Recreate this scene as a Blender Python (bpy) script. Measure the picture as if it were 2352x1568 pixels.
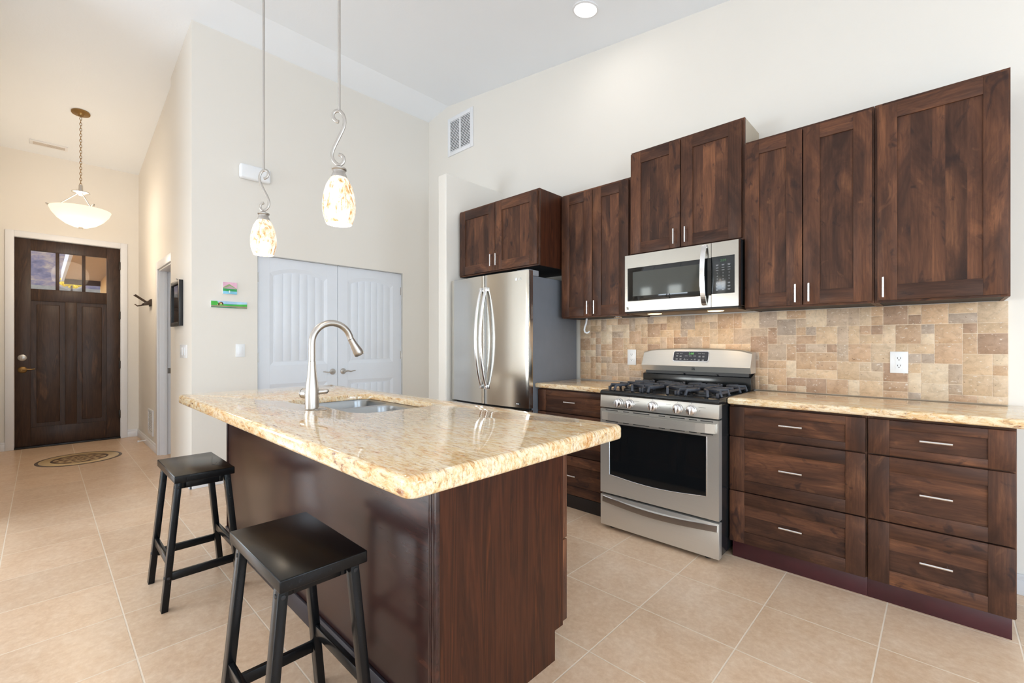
import bpy, bmesh, math, random
from mathutils import Vector, Matrix
random.seed(7)
PI = math.pi
for o in list(bpy.data.objects): bpy.data.objects.remove(o)
S = bpy.context.scene
COL = S.collection

# ---------------------------------------------------------------- camera
YAW = .7617; FPX = 1029.8; CAM = Vector((2.0332, -3.3231, 1.2189))
cd = bpy.data.cameras.new('camera'); cam = bpy.data.objects.new('camera', cd); COL.objects.link(cam)
cam.location = CAM; cam.rotation_euler = (PI/2, 0, YAW)
cd.sensor_width = 36; cd.lens = FPX/2352*36; cd.shift_y = 7.5/2352; cd.clip_start = .05; cd.clip_end = 500
S.camera = cam
# ---------------------------------------------------------------- view, world, sun, window light
S.view_settings.view_transform = 'Standard'; S.view_settings.look = 'None'
S.view_settings.gamma = 1; S.view_settings.use_curve_mapping = False
S.view_settings.exposure = 0.0
S.cycles.max_bounces = 10; S.cycles.diffuse_bounces = 5; S.cycles.glossy_bounces = 5
S.cycles.sample_clamp_indirect = 6
w = bpy.data.worlds.new('world'); S.world = w; w.use_nodes = True
wn = w.node_tree; wn.nodes.clear()
wo = wn.nodes.new('ShaderNodeOutputWorld'); wb = wn.nodes.new('ShaderNodeBackground'); sky = wn.nodes.new('ShaderNodeTexSky')
sky.sky_type = 'NISHITA'; sky.sun_disc = False; sky.sun_elevation = math.radians(38); sky.sun_rotation = math.radians(200)
wb.inputs['Strength'].default_value = .5
wn.links.new(sky.outputs[0], wb.inputs[0]); wn.links.new(wb.outputs[0], wo.inputs[0])
def lamp(name, kind, loc, energy, color, rot=(0,0,0), **k):
    l = bpy.data.lights.new(name, kind); l.energy = energy; l.color = color
    for a, b in k.items(): setattr(l, a, b)
    o = bpy.data.objects.new(name, l); COL.objects.link(o); o.location = loc; o.rotation_euler = rot
    return o
def aim(v): return Vector(v).to_track_quat('-Z', 'Y').to_euler()
lamp('sun', 'SUN', (0, 8, 9), 5.0, (1, .95, .86), aim((.25, -.80, -.62)), angle=.01)
DAY = (.71, .86, 1.0)
# daylight through the living room's windows and patio doors (each light fills one opening of the shell)
UPW = .22
lamp('daylight_patio_door', 'AREA', (5.46, -5.2, 1.25), 120, DAY, aim((-1, 0, UPW)), shape='RECTANGLE', size=2.5, size_y=2.3)
lamp('daylight_side_window', 'AREA', (5.46, -1.55, 1.5), 70, DAY, aim((-1, 0, UPW)), shape='RECTANGLE', size=1.9, size_y=1.7)
lamp('daylight_front_window', 'AREA', (-5.68, -5.2, 1.45), 95, DAY, aim((1, 0, UPW)), shape='RECTANGLE', size=1.4, size_y=1.9)
lamp('daylight_south_door', 'AREA', (4.3, -7.46, 1.2), 40, DAY, aim((0, 1, UPW)), shape='RECTANGLE', size=1.9, size_y=2.2)
lamp('daylight_living_door', 'AREA', (-2.0, -7.46, 1.0), 132, DAY, aim((0, 1, UPW)), shape='RECTANGLE', size=2.7, size_y=1.3)

# ---------------------------------------------------------------- material helpers
class NT:
    def __init__(s, name):
        s.m = bpy.data.materials.new(name); s.m.use_nodes = True; s.t = s.m.node_tree
        s.b = s.t.nodes['Principled BSDF']
    def n(s, kind, **k):
        nd = s.t.nodes.new(kind)
        for a, v in k.items():
            if a.startswith('_'): setattr(nd, a[1:], v)
            else:
                key = a.replace('__', ' ')
                nd.inputs[int(key[1:]) if key[0] == 'i' and key[1:].isdigit() else key].default_value = v
        return nd
    def l(s, a, b):
        if isinstance(a, bpy.types.Node): a = a.outputs[0]
        s.t.links.new(a, b); return s
    def set(s, **k):
        for a, v in k.items():
            i = s.b.inputs[a.replace('__', ' ')]
            i.default_value = (*v, 1) if isinstance(v, tuple) and len(v) == 3 and i.type == 'RGBA' else v
        return s
    def ramp(s, fac, stops, interp='LINEAR'):
        r = s.n('ShaderNodeValToRGB'); r.color_ramp.interpolation = interp
        e = r.color_ramp.elements
        while len(e) > 1: e.remove(e[-1])
        e[0].position = stops[0][0]; e[0].color = (*stops[0][1], 1)
        for p, c in stops[1:]:
            q = e.new(p); q.color = (*c, 1)
        s.l(fac, r.inputs[0]); return r
    def coords(s, scale=(1,1,1), rot=(0,0,0), loc=(0,0,0), kind='Object', src=None):
        m = s.n('ShaderNodeMapping'); m.inputs['Scale'].default_value = scale; m.inputs['Rotation'].default_value = rot; m.inputs['Location'].default_value = loc
        if src is None: src = s.n('ShaderNodeTexCoord').outputs[kind]
        s.l(src, m.inputs[0]); return m
    def noise(s, vec, scale, detail=4, rough=.55, dist=0):
        n = s.n('ShaderNodeTexNoise'); n.inputs['Scale'].default_value = scale; n.inputs['Detail'].default_value = detail
        n.inputs['Roughness'].default_value = rough; n.inputs['Distortion'].default_value = dist
        if vec is not None: s.l(vec, n.inputs['Vector'])
        return n
    def mix(s, fac, a, b, mode='MIX'):
        m = s.n('ShaderNodeMix'); m.data_type = 'RGBA'; m.blend_type = mode
        for src, i in ((fac, 0), (a, 6), (b, 7)):
            if isinstance(src, (int, float)): m.inputs[i].default_value = src
            elif isinstance(src, tuple): m.inputs[i].default_value = (*src, 1)
            else: s.l(src, m.inputs[i])
        return m.outputs[2]
    def math(s, op, a, b=0.0):
        m = s.n('ShaderNodeMath'); m.operation = op
        for src, i in ((a, 0), (b, 1)):
            if isinstance(src, (int, float)): m.inputs[i].default_value = src
            else: s.l(src, m.inputs[i])
        return m.outputs[0]
    def bump(s, h, strength=.1, dist=.01):
        b = s.n('ShaderNodeBump'); b.inputs['Strength'].default_value = strength; b.inputs['Distance'].default_value = dist
        s.l(h, b.inputs['Height']); s.l(b, s.b.inputs['Normal']); return s
def sr(r, g, b):
    f = lambda c: (c/255/12.92) if c/255 <= .04045 else ((c/255+.055)/1.055)**2.4
    return (f(r), f(g), f(b))
def simple(name, col, rough=.5, metal=0., spec=None, coat=0, emit=None, es=0, mottling=.04):
    t = NT(name); t.set(Roughness=rough, Metallic=metal)
    n = t.noise(t.coords(), 9, 3)
    lo = tuple(c*(1-mottling) for c in col); hi = tuple(min(1, c*(1+mottling)) for c in col)
    t.l(t.ramp(n.outputs[0], [(.3, lo), (.7, hi)]), t.b.inputs['Base Color'])
    if spec is not None: t.b.inputs['Specular IOR Level'].default_value = spec
    if coat: t.b.inputs['Coat Weight'].default_value = coat
    if emit: t.b.inputs['Emission Color'].default_value = (*emit, 1); t.b.inputs['Emission Strength'].default_value = es
    return t.m

def m_paint(name, col, bump=.12):
    t = NT(name); t.set(Roughness=.62)
    c = t.coords(); n = t.noise(c, 45, 5, .6); n2 = t.noise(c, 1.3, 2)
    t.l(t.ramp(n2.outputs[0], [(.3, tuple(x*.985 for x in col)), (.7, col)]), t.b.inputs['Base Color'])
    t.bump(n.outputs[0], bump, .004); return t.m
WALL = m_paint('cream_wall_paint', (.81, .768, .708))
CEIL = m_paint('white_ceiling_paint', (.89, .92, .96), .2)
WHITE = simple('white_trim_paint', (.82, .82, .84), .35, mottling=.01)
DOORW = simple('white_door_paint', (.76, .79, .85), .4, mottling=.01)
PLAST = simple('white_plastic', (.86, .87, .89), .3, mottling=.01)

def m_floor():
    t = NT('beige_floor_tile'); c = t.coords()
    br = t.n('ShaderNodeTexBrick'); br.offset = 0; br.squash = 1
    T = .4155
    m = t.coords(loc=(-.609+T*40, .575+T*40, 0))
    t.l(m, br.inputs['Vector'])
    br.inputs['Scale'].default_value = 1; br.inputs['Brick Width'].default_value = T; br.inputs['Row Height'].default_value = T
    br.inputs['Mortar Size'].default_value = .0032; br.inputs['Mortar Smooth'].default_value = .35
    br.inputs['Color1'].default_value = (0, 0, 0, 1); br.inputs['Color2'].default_value = (1, 1, 1, 1)
    br.inputs['Mortar'].default_value = (.5, .5, .5, 1)
    n1 = t.noise(c, 6.5, 8, .70, .8); n2 = t.noise(c, 38, 6, .7); n3 = t.noise(c, 130, 3, .7)
    n0 = t.noise(c, 2.2, 5, .6, .4)
    a = t.ramp(n0.outputs[0], [(.3, sr(206, 170, 136)), (.5, sr(224, 191, 159)), (.7, sr(236, 210, 184))])
    b = t.ramp(n1.outputs[0], [(.3, sr(200, 160, 124)), (.46, sr(220, 185, 151)), (.58, sr(232, 203, 174)), (.72, sr(246, 224, 200))])
    d = t.ramp(n2.outputs[0], [(.32, sr(200, 162, 128)), (.5, sr(224, 192, 161)), (.68, sr(246, 224, 200))])
    x = t.mix(.5, a.outputs[0], b.outputs[0]); x = t.mix(.35, x, d.outputs[0])
    sp = t.ramp(n3.outputs[0], [(.60, (1, 1, 1)), (.72, (1.10, 1.09, 1.07))])
    x = t.mix(1, x, sp.outputs[0], 'MULTIPLY')
    tv = t.ramp(br.outputs[0], [(0, (.95, .95, .95)), (1, (1.04, 1.035, 1.03))])
    x = t.mix(1, x, tv.outputs[0], 'MULTIPLY')
    x = t.mix(br.outputs[1], x, sr(241, 222, 200))
    t.l(x, t.b.inputs['Base Color'])
    t.set(Roughness=.30); t.b.inputs['Specular IOR Level'].default_value = .55
    t.bump(t.math('SUBTRACT', 1.0, br.outputs[1]), .3, .003)
    return t.m
FLOOR = m_floor()

def m_granite():
    t = NT('golden_granite'); ang = -.76
    s1 = t.coords(scale=(1.2, 5.2, 3), rot=(0, 0, ang)); s2 = t.coords(scale=(9, 40, 24), rot=(0, 0, ang)); c = t.coords()
    warp = t.noise(c, 3, 3); 
    n1 = t.noise(s1, 2.6, 7, .66, .8); n2 = t.noise(s2, 2.4, 6, .72, .5); n3 = t.noise(c, 105, 4, .65); n4 = t.noise(s1, 5.5, 6, .75, 1.2)
    base = t.ramp(n1.outputs[0], [(.28, sr(212, 140, 62)), (.38, sr(228, 172, 98)), (.47, sr(238, 214, 168)), (.58, sr(242, 228, 204)), (.68, sr(222, 168, 96)), (.8, sr(236, 206, 156))])
    fine = t.ramp(n2.outputs[0], [(.30, sr(120, 70, 48)), (.38, sr(196, 136, 76)), (.46, sr(236, 206, 160)), (.60, sr(252, 242, 224))])
    x = t.mix(.55, base.outputs[0], fine.outputs[0]); x = t.mix(.32, x, t.mix(1, x, x, 'MULTIPLY'))
    vein = t.ramp(n4.outputs[0], [(.57, (0, 0, 0)), (.66, (1, 1, 1))]); x = t.mix(t.math('MULTIPLY', vein.outputs[0], t.ramp(n2.outputs[0], [(.38, (.95,)*3), (.56, (.12,)*3)]).outputs[0]), x, sr(124, 62, 60))
    n5 = t.noise(t.coords(scale=(14, 46, 40), rot=(0, 0, ang)), 3.2, 4, .7, .6)
    sp = t.ramp(n5.outputs[0], [(.32, (1, 1, 1)), (.38, (0, 0, 0))]); x = t.mix(t.math('MULTIPLY', sp.outputs[0], .8), x, sr(96, 62, 56))
    hp = t.ramp(n3.outputs[0], [(.56, (0, 0, 0)), (.70, (1, 1, 1))]); x = t.mix(t.math('MULTIPLY', hp.outputs[0], .5), x, sr(242, 234, 228))
    t.l(x, t.b.inputs['Base Color']); t.set(Roughness=.035); t.b.inputs['Specular IOR Level'].default_value = .62
    return t.m
GRANITE = m_granite()

# alder wood: attribute 'brd' = (random, random, grain axis flag: 0 = along z, 1 = along x, 2.. = along y)
def m_alder():
    t = NT('knotty_stained_alder')
    at = t.n('ShaderNodeAttribute'); at.attribute_name = 'brd'; sx = t.n('ShaderNodeSeparateColor'); t.l(at.outputs['Color'], sx.inputs[0])
    co = t.n('ShaderNodeTexCoord'); sp = t.n('ShaderNodeSeparateXYZ'); t.l(co.outputs['Object'], sp.inputs[0])
    flag = sx.outputs[2]
    r, r2 = sx.outputs[0], sx.outputs[1]
    # along = mix(z, x), across = mix(x, z)
    inv = t.math('SUBTRACT', 1, flag)
    al = t.math('ADD', t.math('MULTIPLY', sp.outputs[2], inv), t.math('MULTIPLY', sp.outputs[0], flag))
    ac = t.math('ADD', t.math('MULTIPLY', sp.outputs[0], inv), t.math('MULTIPLY', sp.outputs[2], flag))
    ac = t.math('ADD', ac, sp.outputs[1])
    al = t.math('ADD', al, t.math('MULTIPLY', r, 17.3)); ac = t.math('ADD', ac, t.math('MULTIPLY', r2, 9.1))
    cb = t.n('ShaderNodeCombineXYZ'); t.l(ac, cb.inputs[0]); t.l(al, cb.inputs[1])
    g1 = t.noise(t.coords(scale=(60, 3, 1), src=cb.outputs[0]), 1.6, 6, .6, 1.5)
    g2 = t.noise(t.coords(scale=(6.5, 1.9, 1), src=cb.outputs[0]), 1.3, 6, .6, .8)
    g3 = t.noise(t.coords(scale=(10, 5, 1), src=cb.outputs[0]), 1.0, 4, .55, 1.8)
    wv = t.n('ShaderNodeTexWave'); wv.wave_type = 'BANDS'; wv.bands_direction = 'X'; wv.inputs['Scale'].default_value = 5; wv.inputs['Distortion'].default_value = 7; wv.inputs['Detail'].default_value = 3; wv.inputs['Detail Scale'].default_value = .7
    t.l(t.coords(scale=(4, .7, 1), src=cb.outputs[0]), wv.inputs[0])
    base = t.ramp(g2.outputs[0], [(.28, sr(50, 36, 32)), (.42, sr(80, 54, 42)), (.56, sr(104, 69, 51)), (.72, sr(138, 93, 66))])
    x = t.mix(t.math('MULTIPLY', t.ramp(g1.outputs[0], [(.35, (1,)*3), (.62, (0,)*3)]).outputs[0], .45), base.outputs[0], sr(62, 40, 33))
    x = t.mix(t.math('MULTIPLY', wv.outputs[0], .16), x, sr(60, 38, 31))
    k = t.ramp(g3.outputs[0], [(.30, (1,)*3), (.40, (0,)*3)]); x = t.mix(t.math('MULTIPLY', k.outputs[0], .7), x, sr(44, 33, 33))
    lt = t.ramp(g3.outputs[0], [(.64, (0,)*3), (.76, (1,)*3)]); x = t.mix(t.math('MULTIPLY', lt.outputs[0], .35), x, sr(146, 100, 70))
    v = t.ramp(r, [(0, (.66, .68, .72)), (.5, (.98, .98, .98)), (1, (1.2, 1.17, 1.12))]); x = t.mix(1, x, v.outputs[0], 'MULTIPLY')
    t.l(x, t.b.inputs['Base Color']); t.set(Roughness=.42); t.b.inputs['Specular IOR Level'].default_value = .2
    t.bump(g1.outputs[0], .06, .002); return t.m
ALDER = m_alder()
def m_lam(name, scale, rot, c1, c2, c3, rough, dist=1.3):
    t = NT(name)
    c = t.coords(scale=scale, rot=rot); n = t.noise(c, 1.5, 6, .55, dist); n2 = t.noise(t.coords(scale=tuple(q*5 for q in scale), rot=rot), 2, 4, .6)
    x = t.ramp(n.outputs[0], [(.28, c1), (.45, c2), (.58, c1), (.70, c3), (.80, c2)])
    y = t.mix(t.math('MULTIPLY', t.ramp(n2.outputs[0], [(.35, (1,)*3), (.6, (0,)*3)]).outputs[0], .35), x.outputs[0], tuple(q*.6 for q in c1))
    t.l(y, t.b.inputs['Base Color']); t.set(Roughness=rough); t.b.inputs['Specular IOR Level'].default_value = .24 if rough > .3 else .5
    return t.m
WALNUT = m_lam('walnut_laminate', (3, 14, .8), (0, 0, 0), sr(54, 29, 20), sr(78, 42, 26), sr(98, 52, 28), .36)
WALNUTH = m_lam('dark_walnut_panel', (.9, 3, 6), (0, .10, 0), sr(50, 30, 28), sr(60, 36, 31), sr(76, 43, 33), .24, .35)
CHERRY = simple('dark_cherry_board', sr(68, 28, 33), .42, mottling=.18)
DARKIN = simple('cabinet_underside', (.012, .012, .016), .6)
RAWPLY = simple('unfinished_cabinet_side', sr(186, 172, 152), .6)

def m_steel(name, col, rough, scale=(2, 2, 260), bump=.03):
    t = NT(name); t.set(Metallic=1.0, Roughness=rough)
    n = t.noise(t.coords(scale=scale), 1.5, 3, .5)
    t.l(t.ramp(n.outputs[0], [(.3, tuple(q*.96 for q in col)), (.7, col)]), t.b.inputs['Base Color'])
    t.bump(n.outputs[0], bump, .0008); return t.m
STEEL = m_steel('brushed_stainless_steel', (.53, .515, .485), .19, (2, 2, 260), .012); STEELR = m_steel('brushed_range_steel', (.66, .635, .59), .33, (2, 2, 260), .012); STEELR.node_tree.nodes['Principled BSDF'].inputs['Metallic'].default_value = .72
STEELV = m_steel('satin_fridge_steel', (.63, .615, .58), .16, (200, 200, 1.5), .02)
SINKS = m_steel('sink_steel', (.36, .37, .38), .30, (120, 3, 120), .02)
NICKEL = m_steel('satin_nickel', (.53, .50, .47), .36, (60, 60, 60), .01)
BAR = m_steel('bar_pull_nickel', (.80, .79, .80), .22, (60, 60, 60), .01)
BRONZE = simple('antique_bronze', sr(150, 118, 74), .35, .9)
BGLASS = simple('black_glass', (.006, .007, .008), .04, spec=.55, mottling=0)
MWGLASS = simple('microwave_window_glass', (.028, .034, .030), .05, spec=.9, mottling=0)
BLACK = simple('black_enamel', (.012, .013, .014), .16)
BLACKP = simple('black_plastic', (.012, .012, .014), .4)
IRON = simple('cast_iron', sr(58, 60, 68), .5)
FGREY = simple('fridge_side_grey', sr(112, 115, 122), .42)
STOOL = NT('black_stained_wood'); 
_n = STOOL.noise(STOOL.coords(scale=(4, 30, 30)), 3, 6, .7); STOOL.l(STOOL.ramp(_n.outputs[0], [(.3, (.003, .003, .0033)), (.62, (.006, .006, .0066)), (.76, (.014, .014, .014))]), STOOL.b.inputs['Base Color']); STOOL.set(Roughness=.24); STOOL.b.inputs['Specular IOR Level'].default_value = .26; STOOL.bump(_n.outputs[0], .05, .001); STOOL = STOOL.m
DOORB = m_lam('dark_stained_entry_door', (6, 9, 1), (0, 0, 0), sr(58, 44, 38), sr(74, 55, 45), sr(92, 66, 50), .36)
GREEN = simple('green_digits', (.02, .1, .02), .4, emit=(.25, .8, .2), es=.7)
INK = simple('panel_lettering', (.42, .44, .46), .5)
DKINK = simple('dark_lettering', (.03, .03, .03), .5)
LENS = simple('lamp_lens', (1, 1, 1), .4, emit=(1, .97, .92), es=9)
WARML = simple('warm_lamp_lens', (1, .8, .5), .4, emit=(1, .68, .32), es=4)
BULB = simple('frosted_bulb', (1, 1, 1), .4, emit=(1, .9, .76), es=14)
def m_shade():
    t = NT('mottled_art_glass'); c = t.coords(scale=(1, 1, .45)); n = t.noise(c, 32, 6, .7, 1.6); n2 = t.noise(t.coords(scale=(1, 1, .6)), 11, 4, .6, 1.5)
    a = t.ramp(n.outputs[0], [(.34, sr(164, 106, 56)), (.43, sr(214, 168, 112)), (.52, sr(244, 228, 200)), (.75, sr(250, 240, 222))])
    x = t.mix(t.ramp(n2.outputs[0], [(.44, (0,)*3), (.60, (1,)*3)]).outputs[0], a.outputs[0], (.95, .90, .82))
    t.l(x, t.b.inputs['Base Color']); t.l(x, t.b.inputs['Emission Color']); t.set(Roughness=.15); t.b.inputs['Emission Strength'].default_value = .46
    return t.m
SHADE = m_shade()
BOWL = simple('alabaster_glass_bowl', (.95, .86, .7), .3, emit=(1, .88, .72), es=.5)
TEXTM = INK

# ---------------------------------------------------------------- mesh builder
class MB:
    def __init__(s): s.b = bmesh.new(); s.lay = s.b.loops.layers.float_color.new('brd'); s.mi = 0; s.tagv = (.5, .5, 0, 1)
    def _fin(s, faces):
        for f in faces:
            f.material_index = s.mi
            for lp in f.loops: lp[s.lay] = s.tagv
    def board(s, flag, r=None): s.tagv = (random.random() if r is None else r, random.random(), flag, 1); return s
    def box(s, x0, x1, y0, y1, z0, z1, bev=0, seg=2, M=None):
        x0, x1 = min(x0, x1), max(x0, x1); y0, y1 = min(y0, y1), max(y0, y1); z0, z1 = min(z0, z1), max(z0, z1)
        t = bmesh.new(); r = bmesh.ops.create_cube(t, size=1)
        for v in t.verts: v.co = Vector(((x0+x1)/2+v.co.x*(x1-x0), (y0+y1)/2+v.co.y*(y1-y0), (z0+z1)/2+v.co.z*(z1-z0)))
        bev = min(bev, .45*min(x1-x0, y1-y0, z1-z0))
        if bev > 1e-5: bmesh.ops.bevel(t, geom=t.edges[:], offset=bev, segments=seg, affect='EDGES', profile=.5)
        return s.merge(t, M)
    def merge(s, t, M=None):
        mp = {}
        for v in t.verts: mp[v] = s.b.verts.new(M @ v.co if M else v.co)
        fs = []
        for f in t.faces:
            try: fs.append(s.b.faces.new([mp[v] for v in f.verts]))
            except ValueError: pass
        s._fin(fs); t.free(); return s
    def obox(s, c, ax, size, bev=0, seg=2):
        """box of given size centred on c, with columns ax = 3 orthonormal axes"""
        M = Matrix((ax[0], ax[1], ax[2])).transposed().to_4x4(); M.translation = Vector(c)
        a, b, d = (q/2 for q in size); return s.box(-a, a, -b, b, -d, d, bev, seg, M)
    def bar(s, p, q, w, h, up=(0, 0, 1), bev=.002):
        p, q = Vector(p), Vector(q); d = (q-p); L = d.length; d.normalize(); up = Vector(up)
        sd = d.cross(up).normalized(); u = sd.cross(d).normalized()
        return s.obox((p+q)/2, (d, sd, u), (L, w, h), bev)
    def poly(s, pts):
        s._fin([s.b.faces.new([s.b.verts.new(p) for p in pts])]); return s
    def prism(s, pts, d, bev=0):
        """extrude planar polygon pts by vector d"""
        t = bmesh.new(); a = [t.verts.new(p) for p in pts]; d = Vector(d); b = [t.verts.new(Vector(p)+d) for p in pts]
        n = len(pts); t.faces.new(a); t.faces.new(b[::-1])
        for i in range(n): t.faces.new((a[i], b[i], b[(i+1) % n], a[(i+1) % n]))
        bmesh.ops.recalc_face_normals(t, faces=t.faces[:])
        if bev: bmesh.ops.bevel(t, geom=t.edges[:], offset=bev, segments=2, affect='EDGES', profile=.5)
        return s.merge(t)
    def tube(s, pts, r, n=10, cap=True, flat=None, up=None):
        pts = [Vector(p) for p in pts]; m = len(pts); rr = r if isinstance(r, (list, tuple)) else [r]*m
        rings = []; prev = None
        for i, p in enumerate(pts):
            d = (pts[min(i+1, m-1)]-pts[max(i-1, 0)]).normalized()
            if prev is None:
                a = Vector(up) if up else (Vector((0, 0, 1)) if abs(d.z) < .9 else Vector((1, 0, 0)))
                u = (a-d*a.dot(d)).normalized()
            else: u = (prev-d*prev.dot(d)).normalized()
            prev = u; v = d.cross(u); fx, fy = flat or (1, 1)
            rings.append([s.b.verts.new(p+rr[i]*(u*math.cos(2*PI*k/n)*fx+v*math.sin(2*PI*k/n)*fy)) for k in range(n)])
        fs = []
        for i in range(m-1):
            for k in range(n): fs.append(s.b.faces.new((rings[i][k], rings[i][(k+1) % n], rings[i+1][(k+1) % n], rings[i+1][k])))
        if cap: fs.append(s.b.faces.new(rings[0][::-1])); fs.append(s.b.faces.new(rings[-1]))
        s._fin(fs); return s
    def lathe(s, prof, c=(0, 0, 0), n=32, axis='z', M=None, close=False):
        """prof: list of (radius, height)"""
        c = Vector(c); rings = []
        def P(r, h, a):
            q = (r*math.cos(a), r*math.sin(a), h)
            if axis == 'y': q = (q[0], q[2], q[1])
            if axis == 'x': q = (q[2], q[0], q[1])
            q = Vector(q)
            return (M @ q if M else q)+c
        for r, h in prof:
            if r < 1e-6: rings.append([s.b.verts.new(P(0, h, 0))])
            else: rings.append([s.b.verts.new(P(r, h, 2*PI*k/n)) for k in range(n)])
        fs = []
        for a, b in zip(rings, rings[1:]):
            for k in range(n):
                k2 = (k+1) % n
                if len(a) == 1 and len(b) == 1: continue
                if len(a) == 1: fs.append(s.b.faces.new((a[0], b[k], b[k2])))
                elif len(b) == 1: fs.append(s.b.faces.new((a[k], a[k2], b[0])))
                else: fs.append(s.b.faces.new((a[k], a[k2], b[k2], b[k])))
        s._fin(fs); return s
    def text(s, txt, size, M):
        c = bpy.data.curves.new('t', 'FONT'); c.body = txt; c.size = size; c.align_x = 'CENTER'; c.align_y = 'CENTER'; c.extrude = .0003; c.resolution_u = 3
        o = bpy.data.objects.new('t', c); me = bpy.data.meshes.new_from_object(o)
        t = bmesh.new(); t.from_mesh(me); s.merge(t, M)
        bpy.data.objects.remove(o); bpy.data.meshes.remove(me); return s
ORG = {}
def build(name, mb, mats, parent=None, org=None, sharp=38, fixn=True):
    b = mb.b
    if fixn: bmesh.ops.recalc_face_normals(b, faces=b.faces[:])
    if parent is not None: o0 = ORG[parent.name]
    elif org is not None: o0 = Vector(org)
    else:
        xs = [v.co for v in b.verts]; o0 = Vector(((min(v.x for v in xs)+max(v.x for v in xs))/2, (min(v.y for v in xs)+max(v.y for v in xs))/2, min(v.z for v in xs)))
    for v in b.verts: v.co -= o0
    me = bpy.data.meshes.new(name); b.to_mesh(me); b.free()
    for p in me.polygons: p.use_smooth = True
    me.set_sharp_from_angle(angle=math.radians(sharp))
    for m in (mats if isinstance(mats, (list, tuple)) else [mats]): me.materials.append(m)
    o = bpy.data.objects.new(name, me); COL.objects.link(o); ORG[o.name] = o0
    if parent is not None: o.parent = parent
    else: o.location = o0
    return o
def thing(name, label, cat, loc, group=None):
    o = bpy.data.objects.new(name, None); COL.objects.link(o); o.empty_display_size = .1; o.location = loc; ORG[o.name] = Vector(loc)
    return tag(o, label, cat, group)
def tag(o, label, cat, group=None):
    o['label'] = label; o['category'] = cat
    if group: o['group'] = group
    return o
def struct(o, label=None):
    o['kind'] = 'structure'
    if label: o['label'] = label
    return o
def kids(o): return [c for c in bpy.data.objects if c.parent == o]
def dup(root, delta, label, rotz=0):
    r = root.copy(); COL.objects.link(r); r.location = root.location+Vector(delta); r.rotation_euler = (0, 0, rotz); r['label'] = label
    def rec(a, b):
        for ch in kids(a):
            c = ch.copy(); COL.objects.link(c); c.parent = b; rec(ch, c)
    rec(root, r); return r

# ---------------------------------------------------------------- room shell
XD = -5.72; XW = -2.54; YH = -2.43; YW = -.02; YL = -7.5; XR = 5.5; XK = -2.15
def ceil_z(x): return 4.024+.1507*(x-XK) if x < XK else 4.024-.1312*(x-XK)
def wall_cells(mb, axis, n0, n1, a0, a1, holes, top=None, zmin=0):
    """axis 'y': wall whose faces are at y=n0..n1 spanning x=a0..a1; 'x' likewise.  holes = (lo, hi, z0, z1)"""
    A = sorted({a0, a1, *[h for q in holes for h in q[:2]], *([XK] if axis == 'y' and a0 < XK < a1 else [])})
    Z = sorted({zmin, 9., *[h for q in holes for h in q[2:]]})
    for i in range(len(A)-1):
        for j in range(len(Z)-1):
            am = (A[i]+A[i+1])/2; zm = (Z[j]+Z[j+1])/2
            if any(h[0] < am < h[1] and h[2] < zm < h[3] for h in holes): continue
            t = bmesh.new(); bmesh.ops.create_cube(t, size=1)
            for v in t.verts:
                a = A[i] if v.co.x < 0 else A[i+1]; n = min(n0, n1) if v.co.y < 0 else max(n0, n1); z = Z[j] if v.co.z < 0 else Z[j+1]
                x, y = (a, n) if axis == 'y' else (n, a)
                if z > 8: z = (top if top else ceil_z(x)+.04)
                v.co = Vector((x, y, z))
            mb.merge(t)
    return mb
def wall(name, *a, mat=WALL, **k): return struct(build(name, wall_cells(MB(), *a, **k), mat, sharp=30))
b = MB(); b.box(XD-.3, XR+.2, YL-.2, .3, -.12, 0); struct(build('floor', b, FLOOR, org=(0, 0, 0)), 'beige stone-look square floor tiles with pale grout')
b = MB()
for x0, x1 in ((XD-.2, XK), (XK, XR+.2)):
    z0 = ceil_z(x0+1e-6 if x0 == XK else x0); z1 = ceil_z(x1-1e-9 if x1 == XK else x1)
    b.prism([(x0, YL-.2, z0), (x1, YL-.2, z1), (x1, YL-.2, z1+.12), (x0, YL-.2, z0+.12)], (0, .4-YL, 0))
struct(build('ceiling', b, CEIL), 'white vaulted ceiling with a low ridge')
wall('wall_right', 'y', YW, .15, XW-.1, XR+.1, [])
wall('wall_back', 'x', XW-.12, XW, YH-.02, YW, [(-1.945, -.395, -1, 2.058)], )
wall('wall_hall', 'y', YH, YH+.115, XD, -3.43, [(-4.20, -3.43, -1, 2.045)])
b = MB(); wall_cells(b, 'y', YH-.02, YH+.115, -3.43, XW-.12, []); struct(build('wall_column', b, WALL), 'cream pier between the hall doorway and the closet')
wall('wall_front', 'x', XD-.14, XD, YL, YH+.1, [(-3.56, -2.60, -1, 2.485), (-5.95, -4.45, .5, 2.4)])
WIN = [(-3.25, -2.93, 2.33, 2.62), (-2.56, -2.19, 2.33, 2.62), (-3.4, -.6, .32, 1.68), (3.35, 5.25, 0.02, 2.3)]
wall('wall_left', 'y', YL-.14, YL, XD, XR+.1, WIN)
wall('wall_rear', 'x', XR, XR+.14, YL, .1, [(-6.45, -3.95, .02, 2.4), (-2.5, -.6, .65, 2.35)])
b = MB(); wall_cells(b, 'y', -3.80, -3.660, XD, -2.62, []); struct(build('wall_foyer', b, WALL), 'cream wall on the left side of the foyer')
# closet interior behind the hall doorway
b = MB(); wall_cells(b, 'y', -.9, -.8, XD, XW-.12, [], top=2.7); wall_cells(b, 'x', XD-.1, XD, YH+.1, -.9, [], top=2.7)
struct(build('wall_closet', b, simple('tan_closet_wall', sr(170, 138, 104), .7)))
b = MB(); b.box(XW-1.0, XW-.12, -1.98, -.35, 2.1, 2.2); b.box(XW-1.0, XW-.95, -1.98, -.35, 0, 2.2); struct(build('wall_pantry', b, WALL))
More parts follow.
